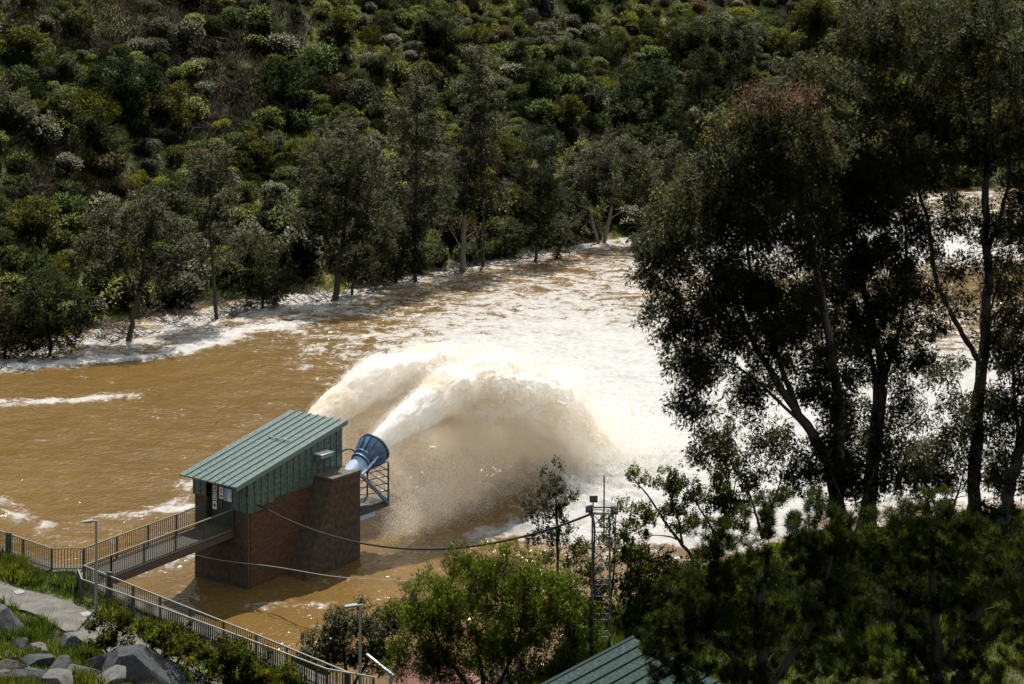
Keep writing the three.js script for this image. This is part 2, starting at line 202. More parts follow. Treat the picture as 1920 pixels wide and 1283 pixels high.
function waterJet(u0, seed, label) {
  const r = rng(seed), g = thing('water_jet', label, 'water jet', 'two water jets leaving the valve house'), V = 8.7, NS = 240, NK = 110, gb = new GB();
  const T = (s) => { const k = JET.rise - 2 * JET.fall * s; return new V3().copy(JET.v).setY(k).normalize(); };
  for (let i = 0; i <= NS; i++) {
    const s = i / NS * 26, c = site(u0, jetHeight(s), V + s), t = T(s), a = JET.u, b = new V3().crossVectors(t, a).normalize(), rad = jetRadius(s) * (1 - 0.5 * sst(9, 22, s)), rag = Math.min(1, 0.1 + s / 10);
    for (let k = 0; k < NK; k++) {
      const q = k / NK * 6.2832, cs = Math.cos(q), sn = Math.sin(q), A = cs * rad, B = sn * rad;
      const rr = rad * (0.78 + rag * 0.3 * perlin.noise(s * 0.28 + seed, A * 0.45, B * 0.45)) + rag * 0.62 * (puff(s * 0.42, A * 0.6 + seed, B * 0.6) - 0.35);
      const m = clamp(0.22 + 1.0 * perlin.noise(s * 0.3 + 9, A * 0.5, B * 0.5 + seed), 0, 0.75), col = mixc([0.9, 0.885, 0.845], [0.8, 0.67, 0.48], m);
      const n = a.clone().multiplyScalar(cs).addScaledVector(b, sn), p = c.clone().addScaledVector(n, rr); gb.v(p.x, p.y, p.z, n.x, n.y, n.z, col);
    }
  }
  for (let i = 0; i < NS; i++) for (let k = 0; k < NK; k++) { const a = i * NK + k, b = i * NK + (k + 1) % NK; gb.i.push(a, b, a + NK, b, b + NK, a + NK); }
  const geo = gb.geo(); geo.computeVertexNormals(); part('water_column', geo, waterMat, g);
  const big = [], tint = [], mist = [];
  for (let i = 0; i < 75000; i++) {                              // torn water round the column
    const s = 29 * Math.pow(r(), 0.62), rad = jetRadius(s), q = r() * 6.2832, k = s < 9 ? 0.8 + 0.26 * Math.abs(gauss(r)) : Math.sqrt(r()) * (0.9 + 0.3 * Math.abs(gauss(r))), t = T(s), b = new V3().crossVectors(t, JET.u).normalize();
    const edge = 0.86 + 0.5 * perlin.noise(s * 0.28 + seed, Math.cos(q) * rad * 0.45, Math.sin(q) * rad * 0.45), p = site(u0, jetHeight(s), V + s).addScaledVector(JET.u, Math.cos(q) * rad * k * edge * 1.15).addScaledVector(b, Math.sin(q) * rad * k * edge * 1.15);
    if (p.y < -0.1 || puff(p.x * 0.5, p.y * 0.5, p.z * 0.5, 3) < 0.2 + 0.35 * r() - 0.15) continue;
    const z = Math.min(1.25, 0.45 + s / 11) * (0.7 + 0.6 * r()); big.push(spun(r, p, z));
    const m = clamp(0.15 + 0.9 * perlin.noise(p.x * 0.5, p.y * 0.5, p.z * 0.5), 0, 0.6); tint.push(lin(...mixc([1, 0.985, 0.955], [0.86, 0.72, 0.52], m)));
  }
  for (let i = 0; i < 130000; i++) {                              // fine spray sinking from it
    const s = 2 + 28 * Math.pow(r(), 0.75), top = jetHeight(s) - jetRadius(s) * 0.4, y = top - (top + 0.3) * Math.pow(r(), 1.1), p = site(u0 + gauss(r) * jetRadius(s) * 0.95 + (r() - 0.5), y, V + s + gauss(r) * 1.3);
    if (p.y < 0 || perlin.noise(p.x * 0.25, p.y * 0.2, p.z * 0.25) < -0.35 + 0.4 * r()) continue; mist.push(spun(r, p, 0.8 + 0.5 * r()));
  }
  copies('torn_water', tornPuff, dropMat, big, g, tint); copies('falling_spray', mistPuff, sprayMat, mist, g); return rebase(g, site(u0, 0, V));
}
waterJet(0.78, 11, 'tan and white water jet bursting from the blue nozzle beside the platform');
waterJet(-4.7, 23, 'farther white water jet rising from behind the green roof');
{
  const r = rng(5), l = [], tint = [];
  for (let i = 0; i < 60000; i++) {
    const a = site(-2 + gauss(r) * 6.5, 0, 33 + gauss(r) * 6.5), y = -Math.log(1 - r() * 0.98) * 0.9 * (0.8 + Math.max(0, 1.2 + 1.6 * fbm(a.x * 0.35, a.z * 0.35, 3))); a.y = y; if (fbm(a.x * 0.6, a.z * 0.6, 3) < -0.1 + 0.1 * y - 0.2 * r()) continue;
    const z = 0.7 + 0.7 * r(); l.push(spun(r, a, z)); const m = clamp(0.05 + 0.7 * fbm(a.x * 0.4 + 7, a.z * 0.4, 2), 0, 0.5); tint.push(lin(...mixc([1, 0.99, 0.97], [0.8, 0.66, 0.45], m)));
  }
  const m = copies('landing_spray', tornPuff, dropMat, l, scene, tint); m.userData = { kind: 'stuff', label: 'white spray boiling where the jets hit the river', category: 'spray' };
}

// ---------------------------------------------------------------- the valve house on its pier
const concreteTex = texture(512, 512, (x, y) => { const m = 0.62 + 0.34 * wrapN(x, y, 7, 5) + 0.18 * wrapN(x, y * 0.15, 40, 3), k = 1 - 0.14 * Math.max(0, Math.cos(y * 6.2832 * 16)) ** 6; return [m * k, m * 0.97 * k, m * 0.93 * k]; });
concreteTex.repeat.set(0.5, 0.5);
const courseTex = texture(512, 512, (x, y) => { const row = Math.floor(y * 18), ph = (y * 18) % 1, col = (x * 9 + (row % 2) * 0.5) % 1, j = ph < 0.2 || col < 0.05 ? 0.5 : 1, h = perm[(row * 7 + Math.floor(x * 9 + (row % 2) * 0.5) * 13) & 255] / 255, m = (0.62 + 0.2 * h + 0.16 * wrapN(x, y, 9, 4)) * j; return [m, m * 0.93, m * 0.86]; });
courseTex.repeat.set(0.5, 0.5);
const M = {
  concrete: std(lin(0.144, 0.095, 0.0532), { map: concreteTex, bumpMap: concreteTex, bumpScale: 0.02, roughness: 0.92 }), brick: std(lin(0.17, 0.082, 0.035), { map: courseTex, bumpMap: courseTex, bumpScale: 0.015, roughness: 0.9 }),
  cap: std(lin(0.228, 0.198, 0.152), { map: concreteTex, roughness: 0.95 }), clad: std(lin(0.11, 0.172, 0.148), { roughness: 0.36, map: grainTex }), seam: std(lin(0.0836, 0.137, 0.114), { roughness: 0.5 }),
  door: std(lin(0.0152, 0.0228, 0.0198), { roughness: 0.6 }), steel: std(lin(0.0418, 0.0471, 0.038), { roughness: 0.45, metalness: 0.3 }), rail: std(lin(0.182, 0.179, 0.152), { roughness: 0.4, metalness: 0.5 }), blue: std(lin(0.13, 0.235, 0.40), { roughness: 0.42, map: grainTex }), paleblue: std(lin(0.319, 0.395, 0.502), { roughness: 0.5 }), rust: std(lin(0.076, 0.0418, 0.0228), { roughness: 0.9 }),
  tower: std(lin(0.0988, 0.0912, 0.0836), { roughness: 0.6, metalness: 0.3 }), cover: std(lin(0.38, 0.357, 0.327), { roughness: 0.8, map: grainTex }), white: std(lin(0.547, 0.547, 0.524), { roughness: 0.6 }), galv: std(lin(0.228, 0.236, 0.236), { roughness: 0.5, metalness: 0.6 }), dark: std(lin(0.0152, 0.0152, 0.0152), { roughness: 0.6 }), deck: std(lin(0.129, 0.11, 0.0836), { map: concreteTex, roughness: 0.9 }), beam: std(lin(0.0532, 0.0342, 0.0228), { roughness: 0.8 }), cable: std(lin(0.012, 0.012, 0.012), { roughness: 0.95 }), palecable: std(lin(0.266, 0.251, 0.228), { roughness: 0.6 }),
};
const bx = (x0, x1, y0, y1, z0, z1) => new THREE.BoxGeometry(x1 - x0, y1 - y0, z1 - z0).translate((x0 + x1) / 2, (y0 + y1) / 2, (z0 + z1) / 2);   // u, h, -v
const bv = (u0, u1, h0, h1, v0, v1) => bx(u0, u1, h0, h1, -v1, -v0);
function prism(pts, u0, u1) {                                     // outline in (v, h) pulled from u0 to u1
  const s = new THREE.Shape(pts.map(([v, h]) => new THREE.Vector2(v, h))), g = new THREE.ExtrudeGeometry(s, { depth: u1 - u0, bevelEnabled: true, bevelSize: 0.03, bevelThickness: 0.03, bevelSegments: 1 });
  return g.applyMatrix4(new THREE.Matrix4().makeBasis(new V3(0, 0, -1), new V3(0, 1, 0), new V3(1, 0, 0)).setPosition(u0, 0, 0));
}
const placeSite = (g) => { g.position.copy(JET.corner); g.rotation.y = -Math.atan2(0.6, 0.8); return g; };
const roofH = (v) => 5.75 + 0.2125 * v;
{
  const H = placeSite(thing('valve_house', 'green metal clad valve house with sloping roof on a brown pier in the river', 'building'));
  const pier = part('pier', triUV(mergeGeometries([bv(-3.86, 0, -3, 4.4, 0.4, 7.3), bv(-3.86, -2.95, -3, 4.4, 0, 0.4), bv(-1, 0, -3, 4.4, 0, 0.4), bv(-2.95, -1, -3, 2.98, 0, 0.4)].map((g) => g.toNonIndexed()))), M.concrete, H);
  part('side_wall', triUV(bv(0.001, 0.05, -3, 4.38, 0.25, 7.28)), M.brick, pier); part('side_wall', triUV(bv(-3.91, -3.861, -3, 4.38, 0.25, 7.28)), M.brick, pier);
  const wedge = [[2.7, -3], [7.25, -3], [7.25, 4.78], [5.1, 4.78], [2.95, 0]];
  for (const [a, b] of [[0.05, 1.42], [-5.28, -3.91]]) { const k = part('buttress', triUV(prism(wedge, a, b)), M.concrete, H); part('capping', triUV(bv(a - 0.02, b + 0.04, 4.81, 4.93, 5.02, 7.3)), M.cap, k); }
  for (let i = 0; i < 30; i++) part('gauge_mark', unitBox, i % 2 ? M.rust : M.cap, H).position.set(0.07, 0.2 + i * 0.12, -0.06);
  for (const m of H.children) if (m.name === 'gauge_mark') m.scale.set(0.1, 0.07, 0.12);
  part('corner_pipe', bv(-0.05, -0.005, -1, 4.3, -0.05, -0.005), M.rust, H);
  part('wall_core', prism([[0.42, 4.4], [7.2, 4.4], [7.2, roofH(7.2) - 0.14], [0.42, roofH(0.42) - 0.14]], -3.75, -0.11), M.door, H);
  const panel = (v0, v1, h0, u0, u1) => { const top0 = roofH(v0) - 0.06, top1 = roofH(v1) - 0.06, s = [[v0, h0], [v1, h0], [v1, top1], [v0, top0]]; return mergeGeometries([prism(s, u0 + 0.03, u1 - 0.03), bv(u0 < -2 ? u0 - 0.04 : u1, u0 < -2 ? u0 : u1 + 0.04, h0, roofH(v0) - 0.1, v0 - 0.035, v0 + 0.035).toNonIndexed()]); };
  for (let i = 0; i < 15; i++) { const v0 = 0.02 + i * 0.485, drop = i < 2 ? 0.42 : i < 4 ? 0.18 : 0; part('wall_panel', triUV(panel(v0 + 0.012, v0 + 0.473, 4.38 - drop, 0.0, 0.1)), M.clad, H); part('wall_panel', triUV(panel(v0 + 0.012, v0 + 0.473, 4.38, -3.98, -3.88)), M.clad, H); }
  const fronts = [[-3.9, -3.44, 4.4], [-3.43, -2.97, 4.4], [-2.96, -2.48, 5.2], [-2.47, -1.99, 5.2], [-1.98, -1.5, 5.2], [-1.49, -1.01, 5.2], [-1.0, -0.52, 4.02], [-0.51, 0.0, 4.02]];
  for (const [a, b, h] of fronts) { part('wall_panel', triUV(mergeGeometries([bv(a, b, h, 5.66, -0.06, 0.0), bv(a, a + 0.05, h, 5.66, -0.1, -0.061)])), M.clad, H); part('wall_panel', triUV(bv(a, b, 4.4, 7.2, 7.32, 7.38)), M.clad, H); }
  const slab = (u0, u1, y0, y1, v0, v1) => { const g = bv(u0, u1, 0, 1, v0, v1), p = g.attributes.position; for (let i = 0; i < p.count; i++) p.setY(i, roofH(-p.getZ(i)) + (p.getY(i) < 0.5 ? y0 : y1)); g.computeVertexNormals(); return g; };
  const roof = part('roof', slab(-4.08, 0.2, -0.05, 0.0, -0.92, 7.5), M.seam, H);
  for (let i = 0; i < 8; i++) { const a = -4.1 + i * 0.5425; part('roof_panel', triUV(slab(a + 0.03, a + 0.525, 0.004, 0.04, -0.95, 7.52)), M.clad, roof); part('roof_seam', slab(a + 0.53, a + 0.5675, 0.004, 0.105, -0.955, 7.525), M.seam, roof); }
  part('snow_bar', slab(-2.6, -0.9, 0.112, 0.15, 4.2, 4.26), M.seam, roof); part('verge', slab(0.24, 0.28, -0.16, 0.09, -0.97, 7.54), M.seam, roof);
  const door = part('door', bv(-2.93, -1.98, 3.02, 5.18, 0.26, 0.32), M.door, H), door2 = part('door', bv(-1.97, -1.02, 3.02, 5.18, 0.26, 0.32), M.door, H);
  part('handle', bv(-2.1, -2.06, 3.9, 4.2, 0.2, 0.26), M.galv, door);
  const sign = (draw, w, h) => { const c = document.createElement('canvas'); c.width = w; c.height = h; const x = c.getContext('2d'); x.fillStyle = '#d8d6cf'; x.fillRect(0, 0, w, h); draw(x, w, h); const t = new THREE.CanvasTexture(c); t.colorSpace = THREE.SRGBColorSpace; return std(0xffffff, { map: t, roughness: 0.55 }); };
  const plate = (m, u, h, w, hh, p) => { const k = part('sign', new THREE.BoxGeometry(w, hh, 0.012), [M.white, M.white, M.white, M.white, m, M.white], p); k.position.set(u, h, -0.25); };
  plate(sign((x, w, h) => { x.fillStyle = '#b0383a'; x.fillRect(4, 4, w - 8, h * 0.3); x.fillRect(8, h * 0.5, w * 0.3, h * 0.4); x.fillStyle = '#333'; x.fillRect(w * 0.55, h * 0.45, w * 0.3, h * 0.4); }, 48, 64), -2.62, 4.88, 0.3, 0.42, door);
  plate(sign((x, w, h) => { x.strokeStyle = '#222'; x.lineWidth = 5; x.strokeRect(10, 10, w - 20, h - 22); x.fillStyle = '#c9b23a'; x.fillRect(18, 20, w - 36, h * 0.3); }, 48, 64), -2.62, 4.4, 0.3, 0.42, door);
  plate(sign((x, w, h) => { x.fillStyle = '#444'; x.beginPath(); x.arc(w / 2, h / 2, 14, 0, 7); x.fill(); }, 48, 64), -2.62, 3.92, 0.3, 0.42, door);
  plate(sign((x, w, h) => { x.fillStyle = '#b0303a'; x.beginPath(); x.arc(w / 2, h * 0.35, 15, 0, 7); x.fill(); x.fillStyle = '#eee'; x.fillRect(w * 0.28, h * 0.31, w * 0.44, 6); x.fillStyle = '#b0303a'; x.fillRect(6, h * 0.7, w - 12, 12); }, 48, 72), -2.12, 4.66, 0.3, 0.62, door);
  plate(sign((x, w, h) => { x.fillStyle = '#7f9cc4'; x.fillRect(0, 0, w * 0.3, h); x.fillStyle = '#aab9cf'; x.fillRect(w * 0.3, 0, w * 0.7, h * 0.35); x.fillStyle = '#c08a55'; x.fillRect(w * 0.4, h * 0.62, w * 0.5, 7); x.fillStyle = '#777'; for (let i = 0; i < 3; i++) x.fillRect(w * 0.4, h * (0.42 + i * 0.07), w * 0.45, 2); }, 96, 72), -1.47, 4.62, 0.84, 0.66, door2);
  const hood = part('vent_hood', prism([[5.05, 5.55], [5.95, 5.55], [5.95, 6.02], [5.05, 6.02]], 0.13, 0.6), M.galv, H); part('hood_top', bv(0.105, 0.68, 6.055, 6.09, 4.98, 6.02), M.white, hood);
  { const p = hood.geometry.attributes.position; for (let i = 0; i < p.count; i++) if (p.getX(i) > 0.3 && p.getY(i) < 5.7) p.setY(i, 5.86); hood.geometry.computeVertexNormals(); }
  const loop = new THREE.TubeGeometry(new THREE.CatmullRomCurve3([new V3(-0.5, 4.4, -7.4), new V3(-0.3, 5.5, -7.5), new V3(0.2, 5.75, -7.9), new V3(0.5, 5.2, -8.2)]), 20, 0.04, 6); part('hose', loop, M.dark, H);
}
// two fixed-cone valves and the inspection platform
function valve(u0, label) {
  const g = placeSite(thing('discharge_valve', label, 'valve', 'discharge valves on the river end of the pier')), e = Math.atan(JET.rise), T = (a, y) => new THREE.CylinderGeometry(1, 1, 1, 28);
  const axis = new V3(0, Math.sin(e), -Math.cos(e)), c0 = new V3(u0, JET.h, -8.7), q = new THREE.Quaternion().setFromUnitVectors(Y, axis);
  const ring = (name, pts, mat, parent) => { const m = part(name, new THREE.LatheGeometry(pts.map(([r, y]) => new THREE.Vector2(r * 0.88, y * 0.86)), 40), mat, parent); if (parent === g) { m.quaternion.copy(q); m.position.copy(c0); } return m; };
  ring('pipe', [[0.55, -3.2], [0.55, -1.02], [0.62, -1.0], [0.62, -0.9], [0.58, -0.88]], M.paleblue, g);
  ring('flange', [[0.56, -0.86], [0.74, -0.86], [0.74, -0.72], [0.62, -0.7], [0.62, -0.5], [0.8, -0.48], [0.8, -0.38], [0.66, -0.36]], M.blue, g);
  const hood = ring('hood', [[0.7, -0.36], [0.98, 0.45], [1.0, 0.75], [0.94, 0.75], [0.9, 0.45], [0.62, -0.36]], M.blue, g); ring('rim', [[1.0, 0.68], [1.07, 0.68], [1.07, 0.8], [0.92, 0.8], [0.92, 0.76]], M.steel, hood); ring('throat', [[0.86, 0.7], [0.8, 0.3], [0.5, -0.3], [0.0, -0.34]], M.rust, hood);
  for (let i = 0; i < 14; i++) { const m = part('rib', unitBox, M.blue, hood); const a = i / 14 * 6.2832; m.position.set(Math.cos(a) * 0.82, 0.1, Math.sin(a) * 0.82); m.rotation.y = -a; m.scale.set(0.14, 0.78, 0.035); m.rotation.order = 'YXZ'; m.rotation.z = -0.3; }
  for (const s of [-1, 1]) { const m = part('actuator', new THREE.CylinderGeometry(0.07, 0.07, 1.5, 12), M.paleblue, g); m.quaternion.copy(q); m.position.copy(c0).add(new V3(s * 0.7, 0, 0)).addScaledVector(axis, -0.75); }
  return g;
}
valve(0.78, 'blue hooded discharge valve above the lattice platform'); valve(-4.7, 'discharge valve on the far side of the pier hidden by the roof');
{
  const g = placeSite(thing('inspection_platform', 'steel inspection platform with lattice railing under the blue valve', 'platform')), P = (u, h, v) => new V3(u, h, -v);
  for (let i = 0; i < 8; i++) part('deck_plank', bv(-0.2, 1.3, 2.62, 2.68, 7.3 + i * 0.3, 7.58 + i * 0.3), M.dark, g);
  beam('edge_beam', P(1.36, 2.5, 7.28), P(1.36, 2.5, 9.75), 0.1, 0.24, M.steel, g); beam('edge_beam', P(-0.2, 2.5, 9.72), P(1.4, 2.5, 9.72), 0.1, 0.24, M.steel, g); part('side_plate', bv(0.6, 1.35, 2.1, 2.36, 7.3, 8.6), M.paleblue, g);
  beam('post', P(-0.2, 2.62, 9.72), P(-0.2, 4.8, 9.72), 0.07, 0.07, M.steel, g); beam('post', P(1.36, 2.62, 9.72), P(1.36, 4.8, 9.72), 0.07, 0.07, M.steel, g); beam('post', P(-0.2, 2.62, 7.4), P(-0.2, 4.8, 7.4), 0.07, 0.07, M.steel, g);
  for (let i = 0; i < 6; i++) { const a = 2.75 + i * 0.4; if (i < 5) { beam('lattice_bar', P(-0.2, a, 9.74), P(1.36, a + 0.5, 9.74), 0.03, 0.045, M.steel, g); beam('lattice_bar', P(-0.2, a + 0.5, 9.7), P(1.36, a, 9.7), 0.03, 0.045, M.steel, g); beam('lattice_bar', P(-0.22, a, 7.4), P(-0.22, a + 0.5, 9.72), 0.03, 0.045, M.steel, g); beam('lattice_bar', P(-0.18, a + 0.5, 7.4), P(-0.18, a, 9.72), 0.03, 0.045, M.steel, g); } }
  beam('brace', P(1.48, 4.55, 7.4), P(1.48, 2.55, 9.6), 0.13, 0.16, M.blue, g); beam('brace', P(1.2, 5.0, 8.0), P(1.46, 4.5, 7.36), 0.16, 0.16, M.paleblue, g);
}

// ---------------------------------------------------------------- footbridge, fences, retaining wall, path
function railing(g, pts, hgt, gap, postGap, mats = {}) {          // rails, posts and pickets along base points
  const up = new V3(0, hgt, 0), low = new V3(0, 0.1, 0);
  for (let i = 1; i < pts.length; i++) {
    const a = pts[i - 1], b = pts[i], L = a.distanceTo(b), n = Math.max(1, Math.round(L / gap)), np = Math.max(1, Math.round(L / postGap)), posts = new Set(Array.from({ length: np + 1 }, (_, k) => Math.round(k * n / np)));
    beam('top_rail', a.clone().add(up), b.clone().add(up), 0.06, 0.05, mats.rail ?? M.rail, g); beam('bottom_rail', a.clone().add(low), b.clone().add(low), 0.045, 0.04, M.steel, g);
    for (let k = i > 1 ? 1 : 0; k <= n; k++) { const p = a.clone().lerp(b, k / n), post = posts.has(k), m = part(post ? 'post' : 'picket', unitBox, M.steel, g); m.scale.set(post ? 0.075 : 0.026, post ? hgt + 0.02 : hgt - 0.11, post ? 0.075 : 0.026); m.position.copy(p); m.position.y += post ? hgt / 2 - 0.04 : hgt / 2 + 0.03; m.rotation.y = -0.6; }
  }
}
const wv = new V3(0.53, 0, -0.848), wu = new V3(0.848, 0, 0.53), bridge0 = new V3(-14.55, 3, -96.1), B = (t, s, h = 3) => bridge0.clone().addScaledVector(wv, t).addScaledVector(wu, s).setY(h);
{
  const g = thing('footbridge', 'dark steel footbridge with picket railings leading to the valve house door', 'footbridge');
  for (let i = 0; i < 30; i++) { const t = -9.0 + i * 0.3; beam('deck_plank', B(t + 0.145, -1.9, 2.96), B(t + 0.145, 0, 2.96), 0.285, 0.07, M.deck, g); }
  beam('girder', B(-9.2, 0.03, 2.78), B(-0.05, 0.03, 2.78), 0.12, 0.3, M.beam, g); beam('girder', B(-9.2, -1.93, 2.78), B(-0.05, -1.93, 2.78), 0.12, 0.3, M.beam, g); beam('kerb_rail', B(-9.0, 0.0, 3.03), B(-0.1, 0.0, 3.03), 0.08, 0.07, M.rail, g);
  railing(g, [B(-9.0, 0), B(-0.08, 0)], 1.06, 0.15, 2.2); railing(g, [B(-8.9, -1.9), B(-0.08, -1.9)], 1.06, 0.15, 2.2); rebase(g, B(-9, -1, 3));
}
{
  const f = (label, pts, hgt = 1.06, gap = 0.15, pg = 2.1, wide = []) => { const g = thing('picket_fence', label, 'fence', 'picket fences along the river edge'); railing(g, pts, hgt, gap, pg); for (const [px, py] of wide) { const m = part('wide_post', unitBox, M.steel, g), q = lvl(px, py, 3); m.scale.set(0.3, 1.25, 0.12); m.position.copy(q).add(new V3(0, 0.6, 0)); m.rotation.y = -0.6; } rebase(g, pts[0].clone()); };
  const c0 = lvl(97, 1070, 3), L0 = lvl(-60, 1014, 3), n0 = lvl(157, 1103, 3.02);
  f('dark picket fence at the grassy corner left of the footbridge', [L0, c0, B(-8.95, -1.9)], 1.06, 0.15, 2.1, [[16, 1045]]);
  f('riverside picket fence running from the footbridge down toward the olive bush', [B(-9.0, 0), n0, lvl(300, 1163, 3), lvl(480, 1237, 3), lvl(655, 1312, 3)], 1.06, 0.15, 2.1, [[205, 1122]]);
  f('second picket fence with pale rail beside the path and citrus shrubs', [lvl(146, 1112, 3), lvl(153, 1131, 3), lvl(300, 1185, 3), lvl(480, 1254, 3), lvl(612, 1306, 3), lvl(700, 1322, 3)], 1.1, 0.15, 1.9);
}
{
  const pts = [[-60, 96.4], [-26.2, 92.6], [-22.4, 89.6], [-21.0, 89.8], [-20.2, 87.9], [-10.6, 78.2], [-6.2, 73.4]].map(([x, d]) => new V3(x, 0, -d)), g = thing('retaining_wall', 'concrete retaining wall under the riverside picket fence', 'wall');
  for (let i = 1; i < pts.length; i++) { const a = pts[i - 1], b = pts[i]; beam('wall_section', a.clone().setY(0), b.clone().setY(0), 0.9, 5.9, M.cap, g); beam('coping', a.clone().setY(3.0), b.clone().setY(3.0), 1.0, 0.1 + 0.004 * i, M.cap, g); }
  rebase(g, pts[3].clone());
}
const pathPts = [[-60, 1092], [0, 1118], [90, 1142], [170, 1184], [262, 1234], [350, 1284], [450, 1346], [600, 1436]].map(([a, b]) => lvl(a, b, 3));
const pathCurve = new THREE.CatmullRomCurve3(pathPts);
const pathDist = (() => { const s = pathCurve.getSpacedPoints(120); return (x, d) => { let m = 1e9; for (const p of s) m = Math.min(m, Math.hypot(p.x - x, p.z + d)); return m; }; })();
{
  const N = 120, b = new GB(); for (let i = 0; i <= N; i++) { const p = pathCurve.getPointAt(i / N), t = pathCurve.getTangentAt(i / N), s = new V3(-t.z, 0, t.x); for (let k = 0; k <= 8; k++) { const q = p.clone().addScaledVector(s, (k - 4) * 0.25 * (1 + 0.05 * n2(i * 0.7, k > 4 ? 4 : 9))); b.v(q.x, Math.max(nearHeight(q.x, -q.z), 2.9) + 0.12, q.z, 0, 1, 0); } }
  for (let i = 0; i < N; i++) for (let k = 0; k < 8; k++) { const a = i * 9 + k; b.i.push(a, a + 1, a + 9, a + 1, a + 10, a + 9); }
  const tex = texture(512, 512, (x, y) => { const m = 0.6 + 0.25 * wrapN(x, y, 6, 4) + 0.35 * wrapN(x, y, 70, 2); return [m, m * 0.98, m * 0.94]; }); tex.repeat.set(0.25, 0.25); const g = b.geo(); g.computeVertexNormals();
  structure('footpath', triUV(g), std(lin(0.258, 0.243, 0.22), { map: tex, roughness: 0.95 }));
  for (const [px, py, label] of [[36, 1111, 'pale square cover set in the path near the frame edge'], [161, 1152, 'white square cover set in the path by the lamp post']]) { const p = lvl(px, py, 3.12), k = solo('service_cover', new THREE.BoxGeometry(0.42, 0.05, 0.5), M.cover, label, 'cover', 'pale covers in the path'); k.position.copy(p); k.rotation.y = 0.6; }
}
function lampPost(px, pyBase, h0, hgt, label) {
  const p = lvl(px, pyBase, h0), g = thing('street_lamp', label, 'street lamp', 'path lamps'), b = new GB(); b.tube([new V3(0, 0, 0), new V3(0, hgt * 0.5, 0), new V3(0, hgt, 0)], [0.075, 0.06, 0.05], 10);
  part('pole', b.geo(), M.galv, g); part('base_plate', new THREE.BoxGeometry(0.3, 0.04, 0.3), M.galv, g); beam('arm', new V3(0.03, hgt, 0), new V3(-0.2, hgt, 0.03), 0.06, 0.05, M.galv, g);
  const hd = new THREE.CylinderGeometry(0.13, 0.16, 0.5, 4, 1).rotateZ(Math.PI / 2).rotateX(Math.PI / 4).scale(1, 0.42, 1); const m = part('lamp_head', hd, M.galv, g); m.position.set(-0.36, hgt + 0.0, 0.05); m.rotation.z = 0.14; part('lens', new THREE.BoxGeometry(0.36, 0.015, 0.15), M.white, m).position.set(0, -0.065, 0); g.position.copy(p);
}
lampPost(180, 1146, 3.08, 4.1, 'grey lamp post on the path in front of the footbridge'); lampPost(675, 1300, 3.0, 3.55, 'grey lamp post in front of the olive bush');

// ---------------------------------------------------------------- floodlight tower, cables, roofs in the foreground
const towerBase = at(1127, 1222, 79);
{
  const g = thing('floodlight_tower', 'slim steel lattice tower with floodlights and thin mast among the shrubs', 'tower'), w = 0.36, Ht = 6.0, P = (x, y, z) => towerBase.clone().add(new V3(x, y, z));
  const k = [[-w, -w], [w, -w], [w, w], [-w, w]]; for (const [x, z] of k) beam('leg', P(x * 1.1, -0.6, z * 1.1), P(x, Ht, z), 0.05, 0.05, M.tower, g);
  for (let i = 0; i < 8; i++) for (let j = 0; j < 4; j++) { const [a, b] = k[j], [c, d] = k[(j + 1) % 4], y = i * 0.75; beam('brace', P(a, y, b), P(c, y + 0.75, d), 0.035, 0.035, M.tower, g); beam('cross_bar', P(a, y + 0.75, b), P(c, y + 0.75, d), 0.03, 0.03, M.tower, g); }
  beam('mast', P(0.12, Ht - 1.2, 0), P(0.14, Ht + 1.55, 0), 0.06, 0.06, M.steel, g); beam('platform_bar', P(-0.55, Ht, 0.2), P(0.7, Ht, 0.2), 0.08, 0.08, M.tower, g); beam('platform_bar', P(-0.45, Ht + 0.12, -0.3), P(0.45, Ht + 0.12, -0.3), 0.06, 0.06, M.tower, g);
  for (const [x, y, z, rx, ry] of [[-0.32, 0.5, -0.2, -0.25, 0.15], [-0.5, 0.2, 0.25, -0.6, -0.7], [0.55, 0.15, 0.25, -0.7, 0.6]]) { const f = part('floodlight', new THREE.CylinderGeometry(0.2, 0.16, 0.12, 4, 1).rotateY(Math.PI / 4).rotateX(Math.PI / 2).scale(1.25, 1, 1), M.dark, g); f.position.copy(P(x, Ht + y, z)); f.rotation.set(rx, ry, 0); part('glass', new THREE.BoxGeometry(0.3, 0.22, 0.012), M.door, f).position.z = 0.08; part('bracket', new THREE.BoxGeometry(0.05, 0.3, 0.05), M.tower, f).position.set(0, -0.2, -0.08); }
  const c = new THREE.CatmullRomCurve3([P(-0.4, Ht + 0.1, 0.3), P(-0.3, Ht - 0.5, 0.38), P(-0.34, Ht - 2.5, 0.4), P(-0.2, Ht - 4.2, 0.4), P(-0.22, 0, 0.42)]); part('drop_cable', new THREE.TubeGeometry(c, 40, 0.045, 6), M.cable, g); rebase(g, towerBase.clone());
}
function cable(name, pts, r, mat, label) { solo(name, new THREE.TubeGeometry(new THREE.CatmullRomCurve3(pts), 120, r, 6), mat, label, 'cable'); }
{
  const s = site(0.12, 4.28, 0.75), e = towerBase.clone().add(new V3(-0.4, 6.02, 0.3)), m = (t, sag) => s.clone().lerp(e, t).add(new V3(0, -sag * 4 * t * (1 - t), 0)), l = []; for (let i = 0; i <= 16; i++) l.push(m(i / 16, 1.9));
  cable('power_cable', l, 0.05, M.cable, 'thick black cable sagging from the valve house to the floodlight tower');
  const s2 = site(-3.9, 1.25, -0.3), e2 = towerBase.clone().add(new V3(-0.36, 2.75, 0.3)), l2 = []; for (let i = 0; i <= 20; i++) { const t = i / 20; l2.push(s2.clone().lerp(e2, t).add(new V3(0, -0.45 * 4 * t * (1 - t) - 0.05 * Math.sin(t * 19), 0))); }
  cable('thin_wire', l2, 0.018, M.palecable, 'thin pale wire stretched low past the pier toward the tower');
}
